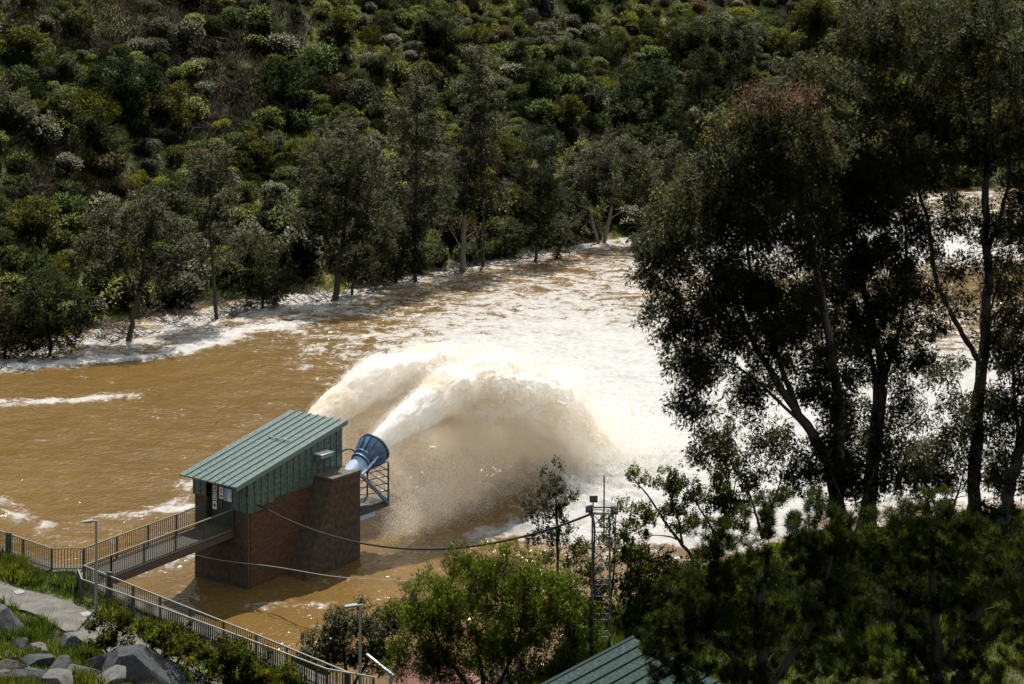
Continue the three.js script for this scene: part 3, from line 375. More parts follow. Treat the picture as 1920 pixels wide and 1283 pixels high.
{
  const c = at(1190, 1197, 74), u = new V3(-0.60, 0, 0.80), w = new V3(0.80, -0.22, 0.60).normalize(), g = thing('tin_roof_shed', 'shed with shade darkened green standing seam roof at the bottom edge by the pines', 'shed'), P = (a, b, h) => c.clone().addScaledVector(u, a).addScaledVector(w, b).add(new V3(0, h, 0));
  const tin = new THREE.MeshPhysicalMaterial({ color: lin(0.036, 0.07, 0.064), map: grainTex, roughness: 0.8, specularIntensity: 0.25 });  // tree shade over this roof is put into its low base colour
  const sl = (a0, a1, b0, b1, h0, h1, up) => { const b = new GB(), q = [[a0, b0], [a1, b0], [a1, b1], [a0, b1]], n = new V3().crossVectors(u, w).normalize(); if (n.y < 0) n.negate(); const p = [...q.map(([a, d]) => P(a, d, h0)), ...q.map(([a, d]) => P(a, d, h1))]; const f = [[4, 5, 6, 7], [0, 3, 2, 1], [0, 1, 5, 4], [1, 2, 6, 5], [2, 3, 7, 6], [3, 0, 4, 7]]; for (const k of f) { const e = p[k[1]].clone().sub(p[k[0]]).cross(p[k[2]].clone().sub(p[k[0]])).normalize(), o = b.p.length / 3; for (const j of k) b.v(p[j].x, p[j].y, p[j].z, e.x, e.y, e.z); b.i.push(o, o + 1, o + 2, o, o + 2, o + 3); } return b.geo(); };
  for (let i = 0; i < 12; i++) { part('roof_panel', triUV(sl(0, 6.3, i * 0.5 + 0.01, i * 0.5 + 0.47, -0.02, 0.01)), tin, g); part('roof_seam', sl(0, 6.32, i * 0.5 + 0.475, i * 0.5 + 0.505, -0.02, 0.07), tin, g); }
  part('ridge_cap', sl(-0.05, 6.35, -0.12, 0.0, -0.03, 0.05), tin, g);
  part('wall', sl(0.3, 6.0, 0.25, 5.7, -4.5, -0.25), M.cap, g); rebase(g, P(1.5, 3, -4));
}
{
  const c = at(790, 1296, 79), g = thing('tiled_hut', 'low hut with reddish tiled roof half hidden by the feathery green shrub', 'hut'), tile = std(lin(0.274, 0.0912, 0.057), { map: grainTex, roughness: 0.85 }), P = (x, y, z) => c.clone().add(new V3(x, y, z));
  for (let i = 0; i < 14; i++) for (let j = 0; j < 7; j++) { const t = part('tile', unitBox, tile, g); t.scale.set(0.2, 0.04, 0.46); t.position.copy(P(-1.2 + i * 0.24, 1.05 - j * 0.12, -1.6 + j * 0.4)); t.rotation.x = 0.33; t.rotation.z = (i % 2 ? 0.12 : -0.12); }
  part('wall', new THREE.BoxGeometry(4.1, 2.6, 2.6), std(lin(0.304, 0.152, 0.114), { map: courseTex }), g).position.copy(P(0.85, -1.1, -0.5)); beam('gutter', at(688, 1228, 77), at(738, 1268, 75.5), 0.09, 0.09, M.galv, g); beam('downpipe', at(732, 1268, 75.6), at(734, 1340, 75.6), 0.14, 0.14, M.galv, g); rebase(g, P(0.8, -2.4, 0));
}

// ---------------------------------------------------------------- vegetation
const sprigGeo = (seed, n, twig, L, W, aim, spread) => { const r = rng(seed), b = new GB(); for (let i = 0; i < n; i++) { const t = i / n, o = new V3(gauss(r) * spread, t * twig + gauss(r) * spread * 0.5, gauss(r) * spread), d = aim(rdir(r), t).normalize(); b.leaf(o, d, across(d, r), L * (0.75 + 0.5 * r()), W * (0.8 + 0.4 * r())); } return b.geo(); };
const SPRIG = {
  gum: sprigGeo(1, 13, -0.3, 0.19, 0.021, (d) => d.multiplyScalar(0.75).add(new V3(0, -0.8, 0)), 0.13), broad: sprigGeo(2, 10, 0.22, 0.105, 0.032, (d) => d.add(new V3(0, 0.35, 0)), 0.09), feather: sprigGeo(3, 18, 0.36, 0.13, 0.013, (d) => d.multiplyScalar(0.8).add(new V3(0, 0.6, 0)), 0.08),
  needle: sprigGeo(4, 34, 0.06, 0.2, 0.0075, (d) => d.multiplyScalar(0.9).add(new V3(0, 0.55, 0)), 0.015), distant: sprigGeo(5, 10, -0.25, 0.34, 0.055, (d) => d.add(new V3(0, -0.35, 0)), 0.3), tuft: sprigGeo(6, 9, 0, 0.3, 0.011, (d) => d.multiplyScalar(0.5).add(new V3(0, 0.95, 0)), 0.07), bigtuft: sprigGeo(8, 9, 0, 0.75, 0.035, (d) => d.multiplyScalar(0.6).add(new V3(0, 0.8, 0)), 0.2), hang: sprigGeo(9, 9, 0, 1.5, 0.035, (d) => d.multiplyScalar(0.5).add(new V3(-0.1, -0.6, 0.7)), 0.35),
};
const glowing = leafMat(lin(1, 1, 1), { roughness: 0.96, transmission: 0.55 });   // thin young leaves let more light through
const foliage = leafMat(lin(1, 1, 1), { roughness: 0.96, transmission: 0.45 }), barkTex = texture(256, 256, (x, y) => { const m = 0.6 + 0.45 * wrapN(x, y * 0.3, 10, 4); return [m, m * 0.97, m * 0.92]; });
const bark = { gum: std(lin(0.065, 0.056, 0.046), { map: barkTex }), pale: std(lin(0.36, 0.33, 0.28), { map: barkTex }), dark: std(lin(0.075, 0.06, 0.045), { map: barkTex }) };
// a surveyed tree: trunk lines and crown lobes read off the photograph at distance d; clumps of sprigs fill the lobes and each hangs on a branch
function tree(o) {
  const r = rng(o.seed), { d } = o, k = d / FOCAL, nodes = [], wood = new GB(), g = thing(o.name, o.label, o.category, o.group), list = [], tint = [];
  const pt = ([px, py, , dz = 0]) => at(px, py, d).add(new V3(0, 0, -dz));
  for (const t of o.trunks) {
    const c = new THREE.CatmullRomCurve3(t.map(pt)), n = Math.max(8, t.length * 5), pts = c.getPoints(n), rad = pts.map((_, i) => { const f = i / n * (t.length - 1), j = Math.min(t.length - 2, Math.floor(f)); return lerp(t[j][2], t[j + 1][2], f - j); });
    for (let i = 1; i < pts.length - 1; i++) pts[i].add(new V3(gauss(r), 0, gauss(r)).multiplyScalar(rad[i] * 0.35));
    wood.tube(pts, rad, 9); pts.forEach((p, i) => { if (i > n * (o.bare ?? 0.25)) nodes.push([p, rad[i]]); });
  }
  const clumps = [];
  for (const [px, py, rx, ry, dens = 1, dz = 0] of o.lobes) {
    const c = at(px, py, d).add(new V3(0, 0, -dz)), a = rx * k, b = ry * k, n = Math.max(2, Math.round(Math.PI * a * b * o.clumps * (o.low && py > o.low ? Math.min(1.25, dens * 1.7) : dens)));
    for (let i = 0; i < n; i++) { const q = rdir(r), s = Math.cbrt(0.12 + 0.88 * r()) * (0.82 + 0.36 * r()); clumps.push(new V3(c.x + q.x * a * s, c.y + q.y * b * s, c.z + q.z * (a + b) * 0.5 * s)); }
  }
  const far = (p) => { let m = 1e9, w = null; for (const n of nodes) { const q = n[0].distanceTo(p) + Math.max(0, n[0].y - p.y + (o.hangs ? -0.6 : 0.15)) * 1.5; if (q < m) { m = q; w = n; } } return [m, w]; };
  clumps.map((p) => [far(p)[0], p]).sort((x, y) => x[0] - y[0]).forEach(([, p]) => {
    const [m, n] = far(p); const r0 = Math.min(n[1] * 0.6, 0.012 + 0.016 * m), mid = n[0].clone().lerp(p, 0.5).add(new V3(gauss(r) * 0.12 * m, 0.1 * m, gauss(r) * 0.12 * m));
    if (m > 0.25) { const pts = [n[0], n[0].clone().lerp(mid, 0.5).add(new V3(0, 0.03 * m, 0)), mid, mid.clone().lerp(p, 0.55).add(new V3(0, 0.04 * m, 0)), p]; wood.tube(pts, [r0, r0 * 0.85, r0 * 0.65, r0 * 0.45, r0 * 0.2 + 0.004], 4); nodes.push([mid, r0 * 0.65], [pts[3], r0 * 0.5]); }
    const tone = 0.75 + 0.5 * r(), h = o.tops && p.y > o.tops[0] ? o.tops[1] : null, base = h && r() < 0.65 ? h : o.colors[Math.floor(r() * o.colors.length)];
    for (let i = 0; i < o.per; i++) { const q = rdir(r).multiplyScalar(o.spread * Math.cbrt(r())); q.y *= o.flat ?? 0.8; const s = (o.size ?? 1) * (0.75 + 0.5 * r()); E.set(gauss(r) * (o.tip ?? 0.5), r() * 6.28, gauss(r) * (o.tip ?? 0.5)); list.push(Mx().compose(p.clone().add(q), Q.setFromEuler(E), new V3(s, s, s))); const v = tone * (0.8 + 0.4 * r()); tint.push(lin(base[0] * v, base[1] * v, base[2] * v)); }
  });
  part('trunk', wood.geo(), o.bark ?? bark.gum, g); copies('crown', o.sprig, o.leaf ?? foliage, list, g, tint); return rebase(g, pt(o.trunks[0][0]));
}
const GUM = [[0.25, 0.275, 0.145], [0.22, 0.25, 0.145], [0.3, 0.285, 0.11]], BRONZE = [0.4, 0.26, 0.16];
const gum = (seed, d, label, trunks, lobes, x = {}) => tree({ name: 'eucalyptus_tree', category: 'tree', group: 'tall eucalyptus trees on the right bank', seed, d, label, trunks, lobes, sprig: SPRIG.gum, clumps: 3.6, per: 13, spread: 0.72, size: 1.35, colors: GUM, leaf: glowing, low: 600, hangs: true, ...x });
gum(101, 93, 'broad eucalyptus leaning over the white water with reddish crown top', [[[1575, 1030, 0.351], [1560, 880, 0.328], [1500, 780, 0.234], [1440, 690, 0.172], [1390, 590, 0.125], [1350, 480, 0.078]], [[1500, 780, 0.156], [1455, 660, 0.125], [1420, 560, 0.0936], [1400, 420, 0.0624], [1430, 250, 0.039]], [[1575, 1030, 0.281], [1572, 760, 0.265], [1550, 600, 0.203], [1520, 440, 0.125], [1490, 280, 0.0624], [1460, 160, 0.0312]], [[1500, 790, 0.0936], [1400, 700, 0.0624], [1330, 660, 0.039]]],
  [[1450, 190, 90, 50], [1390, 265, 85, 75], [1500, 270, 95, 80], [1320, 350, 75, 60], [1420, 370, 100, 80], [1255, 440, 70, 50], [1330, 460, 90, 70], [1450, 490, 95, 80], [1235, 505, 55, 40, 0.9], [1300, 550, 80, 60], [1400, 580, 80, 60, 0.9], [1275, 640, 38, 45, 0.75], [1340, 660, 55, 45, 0.7], [1290, 735, 32, 45, 0.75], [1320, 815, 28, 55, 0.9], [1400, 750, 45, 45, 0.55], [1480, 630, 55, 55, 0.7], [1570, 700, 42, 90, 1.1], [1570, 850, 38, 70, 0.9], [1375, 840, 40, 40, 0.6], [1440, 690, 45, 50, 0.7], [1350, 600, 60, 50, 0.8], [1250, 580, 40, 40, 0.8], [1300, 690, 40, 40, 0.7], [1520, 700, 40, 60, 0.8], [1460, 820, 45, 40, 0.6], [1530, 860, 40, 50, 0.7], [1600, 880, 45, 50, 0.8], [1210, 470, 40, 30, 0.8], [1480, 560, 60, 50], [1500, 400, 80, 60], [1380, 520, 80, 55], [1450, 590, 70, 45, 0.8], [1370, 400, 70, 55], [1430, 300, 80, 60]], { tops: [25.3, BRONZE] });
gum(102, 98, 'forked eucalyptus in the middle of the right bank grove', [[[1630, 1030, 0.296], [1640, 860, 0.281], [1655, 720, 0.234], [1640, 620, 0.187], [1610, 500, 0.14], [1590, 360, 0.078], [1600, 220, 0.039]], [[1655, 720, 0.156], [1690, 600, 0.109], [1700, 470, 0.078], [1690, 330, 0.039]], [[1610, 1030, 0.179], [1635, 820, 0.172], [1640, 700, 0.125], [1600, 560, 0.078]]],
  [[1560, 200, 90, 70], [1640, 280, 110, 90], [1550, 360, 90, 80], [1660, 420, 95, 80], [1580, 490, 90, 60], [1690, 540, 65, 60, 0.8], [1640, 610, 60, 50, 0.7], [1530, 560, 60, 60, 0.8], [1700, 650, 45, 40, 0.6], [1520, 130, 60, 40], [1690, 860, 60, 45, 0.7], [1710, 760, 40, 40, 0.5], [1600, 650, 40, 60, 0.8], [1680, 690, 40, 50, 0.7], [1740, 590, 45, 45, 0.7], [1600, 780, 40, 50, 0.7], [1660, 800, 40, 50, 0.6], [1730, 430, 50, 40, 0.5], [1640, 520, 80, 60], [1600, 450, 80, 55], [1580, 600, 60, 45, 0.8], [1650, 360, 90, 60], [1570, 290, 80, 60]]);
gum(103, 101, 'tallest eucalyptus with thick straight trunk and forked left limb', [[[1822, 1030, 0.367], [1830, 860, 0.359], [1842, 660, 0.312], [1852, 520, 0.25], [1848, 340, 0.187], [1855, 180, 0.117], [1850, 20, 0.0468]], [[1838, 680, 0.172], [1790, 600, 0.14], [1755, 520, 0.125], [1740, 420, 0.101], [1715, 330, 0.078], [1690, 220, 0.039]], [[1850, 480, 0.125], [1885, 370, 0.0936], [1900, 240, 0.0468]], [[1846, 300, 0.0936], [1800, 170, 0.0624], [1770, 60, 0.0312]], [[1840, 640, 0.078], [1870, 540, 0.0546], [1895, 470, 0.0312]]],
  [[1740, 40, 130, 70], [1880, 50, 110, 90], [1690, 140, 110, 80], [1830, 180, 120, 90], [1760, 270, 100, 60], [1900, 290, 80, 60], [1700, 320, 70, 50, 0.8], [1830, 400, 45, 35, 0.5], [1890, 480, 50, 50, 0.8], [1690, 470, 45, 40, 0.5], [1800, 780, 50, 50, 0.6], [1880, 640, 45, 60, 0.9], [1770, 690, 40, 40, 0.4], [1740, 850, 45, 40, 0.6], [1640, 60, 80, 60], [1790, 560, 40, 40, 0.5], [1800, 480, 40, 35, 0.4], [1860, 760, 45, 50, 0.8], [1780, 860, 50, 45, 0.8], [1870, 870, 40, 50, 0.8], [1690, 240, 90, 70], [1880, 400, 50, 40, 0.7], [1860, 560, 40, 40, 0.6], [1810, 420, 50, 35, 0.7], [1770, 480, 45, 40, 0.6], [1900, 420, 45, 45, 0.9], [1770, 380, 40, 25, 0.6]]);
gum(104, 97, 'eucalyptus at the frame edge with a thick trunk leaning right', [[[1868, 1030, 0.351], [1890, 930, 0.343], [1912, 840, 0.281], [1945, 700, 0.203], [1950, 500, 0.14], [1960, 250, 0.078]], [[1912, 840, 0.125], [1900, 700, 0.078], [1905, 560, 0.039]], [[1880, 960, 0.109], [1840, 945, 0.0936], [1815, 920, 0.0468]]],
  [[1920, 560, 45, 70], [1930, 690, 50, 70], [1900, 790, 35, 45, 0.8], [1950, 400, 60, 80], [1950, 250, 70, 90], [1900, 880, 35, 40, 0.6]]);
// pines
const PINE = [[0.125, 0.165, 0.03], [0.1, 0.14, 0.03], [0.155, 0.18, 0.034]];
const pine = (seed, d, label, trunks, lobes) => tree({ name: 'pine_tree', category: 'tree', group: 'pine trees in the lower corner', seed, d, label, trunks, lobes, sprig: SPRIG.needle, clumps: 4.6, per: 9, spread: 0.3, flat: 0.75, tip: 0.5, size: 1.25, colors: PINE, leaf: glowing, bark: bark.dark, bare: 0.2 });
pine(201, 69, 'wide dense pine in front of the eucalyptus grove beside the tin roof', [[[1440, 1420, 0.3], [1440, 1280, 0.26], [1420, 1160, 0.18], [1440, 1040, 0.08]], [[1440, 1300, 0.18], [1340, 1190, 0.12], [1290, 1100, 0.06]], [[1440, 1290, 0.18], [1530, 1160, 0.12], [1560, 1040, 0.06]]],
  [[1300, 1120, 80, 60], [1375, 1045, 80, 55], [1470, 1005, 85, 50], [1550, 1035, 75, 50], [1255, 1200, 55, 60], [1370, 1150, 100, 65], [1490, 1130, 100, 65], [1590, 1130, 70, 65], [1330, 1250, 95, 50], [1450, 1230, 100, 60], [1560, 1230, 80, 60], [1420, 960, 40, 25], [1490, 955, 65, 30], [1600, 1010, 60, 40], [1345, 1005, 55, 35], [1245, 1252, 50, 40], [1560, 985, 45, 30]]);
pine(202, 74, 'pine at the frame corner behind the wide pine', [[[1760, 1420, 0.3], [1755, 1250, 0.25], [1750, 1100, 0.16], [1745, 980, 0.07]], [[1755, 1260, 0.16], [1840, 1140, 0.1], [1880, 1050, 0.05]], [[1755, 1270, 0.16], [1680, 1160, 0.1], [1660, 1070, 0.05]]],
  [[1735, 985, 85, 42], [1810, 1030, 75, 45], [1670, 1040, 70, 45], [1750, 1090, 100, 55], [1860, 1110, 70, 55], [1660, 1130, 70, 60], [1760, 1180, 100, 60], [1880, 1200, 70, 70], [1680, 1240, 90, 60], [1810, 1260, 100, 50], [1900, 1040, 45, 35], [1740, 950, 60, 28], [1830, 985, 50, 32], [1660, 990, 50, 32]]);
// shrubs and young trees on the near bank
const LIME = [[0.30, 0.44, 0.035], [0.24, 0.37, 0.035], [0.28, 0.35, 0.045]], OLIVE = [[0.27, 0.3, 0.17], [0.2, 0.23, 0.12]], FRESH = [[0.2, 0.26, 0.05], [0.15, 0.21, 0.036]], CITRUS = [[0.24, 0.29, 0.03], [0.16, 0.21, 0.03], [0.34, 0.32, 0.04]];
tree({ name: 'feathery_shrub', category: 'shrub', label: 'big bright green feathery shrub in front of the floodlight tower', seed: 301, d: 77, trunks: [[[910, 1330, 0.12], [900, 1230, 0.08], [880, 1120, 0.04]], [[915, 1320, 0.1], [970, 1210, 0.06], [985, 1110, 0.03]], [[905, 1320, 0.1], [830, 1220, 0.06], [800, 1150, 0.03]]], sprig: SPRIG.feather, clumps: 4.2, per: 8, spread: 0.44, leaf: glowing, colors: LIME, bark: bark.dark, size: 1.4,
  lobes: [[855, 1095, 73, 43], [955, 1090, 79, 49], [800, 1150, 67, 55], [900, 1150, 110, 67], [1010, 1150, 79, 67], [1055, 1190, 55, 67], [790, 1215, 61, 49, 0.7], [890, 1215, 110, 61], [1000, 1225, 98, 61], [930, 1065, 43, 30, 0.8], [1055, 1130, 43, 43], [900, 1270, 134, 43], [1020, 1275, 73, 37], [790, 1262, 67, 37], [745, 1245, 30, 30, 0.7], [1085, 1180, 40, 55], [1085, 1240, 45, 45], [840, 1275, 60, 35], [960, 1190, 70, 50], [830, 1190, 60, 50]] });
tree({ name: 'olive_bush', category: 'shrub', label: 'grey green olive bush at the lower end of the picket fence', seed: 302, d: 81, trunks: [[[650, 1290, 0.1], [645, 1230, 0.06], [630, 1180, 0.03]], [[660, 1290, 0.08], [695, 1220, 0.05], [690, 1170, 0.02]]], sprig: SPRIG.broad, clumps: 5.2, per: 22, spread: 0.4, leaf: glowing, colors: OLIVE, size: 1.0, bark: bark.dark, lobes: [[622, 1185, 40, 30], [678, 1165, 40, 30], [582, 1215, 32, 32], [640, 1222, 55, 38], [720, 1190, 32, 42], [705, 1235, 40, 38], [600, 1250, 40, 25], [745, 1160, 25, 25, 0.7]] });
tree({ name: 'young_tree', category: 'tree', label: 'slim young tree standing before the muddy water left of the tower', seed: 303, d: 85, trunks: [[[1046, 1125, 0.08], [1045, 1000, 0.06], [1040, 885, 0.02]]], sprig: SPRIG.broad, clumps: 4.2, per: 12, spread: 0.36, leaf: glowing, colors: [[0.2, 0.22, 0.13], [0.17, 0.19, 0.1]], size: 1.05, bare: 0.3, lobes: [[1037, 893, 18, 24], [1040, 930, 34, 32], [1024, 968, 40, 28], [1064, 958, 30, 30], [1020, 1015, 34, 18], [1064, 1008, 28, 24], [1042, 985, 40, 26], [1045, 1045, 26, 22, 0.6]] });
tree({ name: 'bank_shrub', category: 'shrub', label: 'tangled green shrub right behind the floodlight tower', seed: 304, d: 84, trunks: [[[1130, 1230, 0.08], [1120, 1120, 0.05], [1095, 1050, 0.02]], [[1135, 1230, 0.08], [1170, 1100, 0.05], [1185, 1020, 0.02]], [[1132, 1230, 0.06], [1150, 1080, 0.04], [1155, 960, 0.02]]], sprig: SPRIG.broad, clumps: 4.4, per: 15, spread: 0.45, size: 1.1, leaf: glowing, colors: FRESH, bark: bark.dark, lobes: [[1090, 1060, 35, 40], [1085, 1130, 45, 50], [1150, 1010, 30, 40, 0.8], [1190, 1070, 50, 55], [1150, 1130, 60, 55], [1160, 955, 22, 22, 0.6], [1200, 1150, 40, 40], [1110, 1190, 60, 35], [1240, 1090, 35, 40]] });
tree({ name: 'bank_shrub', category: 'shrub', label: 'low green shrub between the floodlight tower and the wide pine', seed: 306, d: 81, trunks: [[[1250, 1220, 0.08], [1240, 1130, 0.05], [1225, 1070, 0.02]], [[1252, 1220, 0.08], [1290, 1120, 0.05], [1300, 1060, 0.02]]], sprig: SPRIG.broad, clumps: 4.2, per: 14, spread: 0.45, size: 1.1, leaf: glowing, colors: FRESH, bark: bark.dark, lobes: [[1225, 1080, 40, 35], [1290, 1070, 40, 30], [1200, 1130, 45, 45], [1260, 1130, 50, 45], [1190, 1190, 45, 40], [1240, 1190, 50, 40]] });
tree({ name: 'bank_shrub', category: 'shrub', label: 'wispy grey green shrub at the water edge behind the feathery shrub', seed: 307, d: 86, trunks: [[[890, 1190, 0.05], [880, 1110, 0.03], [870, 1060, 0.015]], [[892, 1190, 0.05], [990, 1110, 0.03], [1000, 1060, 0.015]]], sprig: SPRIG.feather, clumps: 4, per: 9, spread: 0.4, size: 1.3, leaf: glowing, colors: OLIVE, bark: bark.dark, lobes: [[860, 1070, 35, 28], [900, 1090, 45, 35], [980, 1085, 40, 30], [800, 1130, 45, 35], [760, 1160, 35, 30], [1010, 1110, 40, 35], [930, 1130, 70, 40]] });
tree({ name: 'budding_tree', category: 'tree', label: 'open branched young tree with pale spring leaves above the pine', seed: 305, d: 83, trunks: [[[1335, 1120, 0.12], [1300, 1050, 0.09], [1255, 990, 0.06], [1215, 930, 0.04], [1185, 895, 0.02]], [[1280, 1020, 0.06], [1265, 950, 0.04], [1235, 890, 0.02]], [[1335, 1120, 0.1], [1345, 1020, 0.07], [1310, 950, 0.04], [1280, 905, 0.02]], [[1345, 1020, 0.06], [1370, 950, 0.04], [1380, 900, 0.02]]], sprig: SPRIG.broad, clumps: 5.5, per: 16, spread: 0.32, leaf: glowing, colors: [[0.3, 0.36, 0.07], [0.24, 0.3, 0.055]], bark: bark.dark, lobes: [[1195, 900, 25, 18], [1240, 900, 35, 20], [1285, 920, 40, 28], [1325, 935, 40, 32], [1225, 950, 40, 28], [1290, 975, 45, 32], [1195, 985, 32, 32], [1370, 910, 40, 35], [1185, 1030, 28, 25], [1390, 970, 40, 35]] });
for (const [i, l, t, lobes] of [[0, 'leafless tangle with sparse green leaves under the leaning eucalyptus', [1430, 1010], [[1380, 890, 50, 32], [1440, 915, 55, 32], [1480, 880, 45, 30], [1350, 935, 45, 30]]], [1, 'thin scrub between the two middle eucalyptus trunks', [1600, 1010], [[1540, 920, 50, 35], [1620, 920, 55, 35], [1670, 900, 45, 35]]], [2, 'thin scrub at the foot of the tallest eucalyptus', [1770, 1010], [[1740, 910, 50, 35], [1790, 930, 45, 30], [1860, 960, 45, 28]]]])
  tree({ name: 'thin_scrub', category: 'shrub', group: 'thin scrub under the eucalyptus', label: l, seed: 310 + i, d: 91, trunks: [[[...t, 0.08], [t[0] - 20, 940, 0.05], [t[0] - 40, 890, 0.02]], [[...t, 0.08], [t[0] + 25, 930, 0.05], [t[0] + 40, 880, 0.02]]], sprig: SPRIG.broad, clumps: 4.5, per: 9, spread: 0.34, size: 1.15, colors: [[0.14, 0.17, 0.045], [0.1, 0.13, 0.035]], bark: bark.dark, lobes });
for (const [i, l, d, t, lobes] of [[0, 'citrus like shrub by the lamp post and the pointed boulder', 77, [208, 1240], [[205, 1178, 46, 28], [190, 1200, 32, 20], [225, 1205, 32, 22]]], [1, 'leafy shrub against the fence between the two other path shrubs', 76, [325, 1255], [[290, 1195, 39, 25], [330, 1205, 44, 30], [368, 1218, 37, 28], [300, 1222, 32, 20]]], [2, 'dense leafy shrub at the fence nearest the bottom edge', 74.5, [440, 1310], [[415, 1228, 49, 32], [462, 1248, 49, 35], [395, 1255, 44, 30], [500, 1268, 44, 30], [440, 1275, 61, 30], [530, 1285, 37, 25]]]])
  tree({ name: 'path_shrub', category: 'shrub', group: 'leafy shrubs between path and fence', label: l, seed: 320 + i, d, trunks: [[[...t, 0.06], [t[0] - 12, t[1] - 25, 0.04], [t[0] - 25, t[1] - 55, 0.015]], [[...t, 0.06], [t[0] + 14, t[1] - 25, 0.04], [t[0] + 28, t[1] - 48, 0.015]]], sprig: SPRIG.broad, clumps: 7.5, per: 14, spread: 0.27, leaf: glowing, colors: CITRUS, bark: bark.dark, size: 1.0, bare: 0.1, lobes });

// trees standing along the flooded far bank
const FARC = [[0.33, 0.345, 0.215], [0.285, 0.31, 0.18], [0.35, 0.335, 0.22]], RED = [0.42, 0.27, 0.17];
const bank = (seed, px, py, label, trunks, lobes, x = {}) => tree({ name: 'riverbank_tree', category: 'tree', group: 'trees along the flooded far bank', seed, d: FOCAL * EYE / (py - HORIZON), label, trunks: [[[px, py + 8, trunks[0][0][2] * 1.1], ...trunks[0]], ...trunks.slice(1)], lobes, sprig: SPRIG.distant, leaf: glowing, clumps: 1.8, per: 11, spread: 0.8, size: 0.9, colors: FARC, hangs: true, ...x });
bank(401, 240, 640, 'leaning round crowned tree at the flooded edge nearest the left frame side', [[[246, 610, 0.24], [262, 540, 0.2], [275, 460, 0.1]], [[255, 560, 0.12], [225, 480, 0.06]], [[262, 540, 0.12], [310, 450, 0.05]]], [[210, 440, 63, 56], [270, 400, 69, 50], [310, 450, 57, 56], [240, 500, 69, 45, 0.7], [190, 480, 40, 39], [290, 510, 52, 39, 0.6]], { tops: [19.2, RED] });
bank(402, 406, 600, 'slim tall tree with straight trunk and reddish upper crown', [[[402, 540, 0.17], [394, 440, 0.13], [395, 300, 0.06]]], [[395, 295, 46, 34], [395, 350, 57, 45], [400, 410, 52, 45, 0.8], [380, 460, 34, 34, 0.5], [420, 480, 25, 20, 0.6]], { tops: [15.5, RED] });
bank(403, 493, 580, 'bushy tree with low pale green crown beside the slim tall tree', [[[492, 560, 0.14], [495, 510, 0.08]]], [[490, 470, 52, 36], [470, 510, 48, 38], [515, 520, 44, 40], [490, 555, 57, 22, 0.7]], { colors: [[0.2, 0.22, 0.11], [0.17, 0.19, 0.09]] });
bank(404, 629, 562, 'spreading dark trunked tree where the foam touches the bank', [[[632, 520, 0.3], [645, 440, 0.22], [650, 330, 0.08]], [[636, 500, 0.14], [600, 420, 0.08]], [[640, 470, 0.14], [700, 400, 0.06]]], [[640, 260, 63, 45], [610, 320, 63, 50], [690, 330, 63, 50], [640, 390, 80, 56], [590, 410, 52, 45], [710, 420, 52, 56], [650, 470, 69, 45, 0.6]]);
bank(405, 660, 556, 'thin tree close behind the spreading dark trunked tree', [[[662, 520, 0.14], [668, 470, 0.08]]], [[670, 470, 37, 45, 0.8], [690, 500, 34, 31, 0.7]]);
bank(406, 779, 528, 'tallest slender tree rising straight from the far waterline', [[[779, 440, 0.2], [781, 300, 0.15], [783, 160, 0.05]]], [[783, 165, 32, 36], [780, 220, 48, 45], [785, 280, 55, 50], [770, 340, 57, 50], [795, 390, 52, 50, 0.8], [765, 430, 46, 45, 0.7], [800, 460, 40, 34, 0.5]]);
bank(407, 745, 532, 'low leafy tree leaning over foam left of the tallest slender tree', [[[742, 510, 0.13], [738, 470, 0.07]]], [[730, 460, 44, 39, 0.8], [755, 490, 37, 29, 0.7], [720, 500, 34, 22, 0.6]]);
bank(408, 867, 508, 'pale trunked tree with bare lower branches at the far waterline', [[[868, 460, 0.3], [873, 400, 0.24], [876, 330, 0.15], [880, 260, 0.06]], [[868, 450, 0.1], [895, 432, 0.07], [905, 425, 0.03]], [[868, 470, 0.08], [845, 430, 0.05], [830, 400, 0.02]]], [[880, 290, 52, 45, 0.8], [860, 350, 48, 45, 0.7], [905, 360, 52, 56, 0.7], [915, 430, 34, 39, 0.5], [845, 410, 25, 29, 0.4]], { bark: bark.pale });
bank(409, 905, 500, 'tall feathery tree overlapping the pale trunked tree from behind', [[[905, 420, 0.17], [900, 250, 0.1], [898, 110, 0.04]]], [[898, 110, 34, 34], [895, 170, 48, 45], [905, 230, 48, 45], [890, 280, 46, 45, 0.7]]);
bank(410, 1003, 490, 'leaning tree in white foam with thin crown to the right of the pale trunk', [[[1008, 450, 0.17], [1013, 360, 0.12], [1015, 270, 0.05]]], [[1015, 265, 39, 36], [1005, 320, 48, 45], [1025, 370, 44, 45], [1000, 420, 41, 38, 0.7], [985, 460, 39, 22, 0.6]], { colors: [[0.11, 0.14, 0.085], [0.13, 0.15, 0.085]] });
bank(411, 1042, 485, 'small half drowned tree with trailing twigs in the foam', [[[1048, 465, 0.12], [1055, 440, 0.06]]], [[1058, 430, 39, 31, 0.8], [1040, 460, 34, 18, 0.5]]);
bank(412, 1127, 458, 'wide tree with V shaped pale double trunk in white water', [[[1112, 425, 0.22], [1105, 395, 0.14], [1085, 385, 0.06]], [[1129, 466, 0.26], [1145, 400, 0.22], [1150, 340, 0.12]], [[1142, 410, 0.09], [1175, 395, 0.05], [1190, 400, 0.02]], [[1148, 370, 0.1], [1190, 340, 0.05]]], [[1100, 310, 57, 45], [1160, 290, 63, 45], [1205, 330, 44, 45], [1150, 345, 63, 39, 0.7], [1085, 360, 40, 34, 0.7], [1215, 385, 32, 36, 0.6]], { bark: bark.pale });
bank(413, 1240, 446, 'tree on the far bank directly left of the leaning eucalyptus crown', [[[1240, 400, 0.16], [1245, 300, 0.08]]], [[1245, 290, 40, 45], [1250, 350, 37, 45], [1225, 410, 34, 27, 0.7]]);
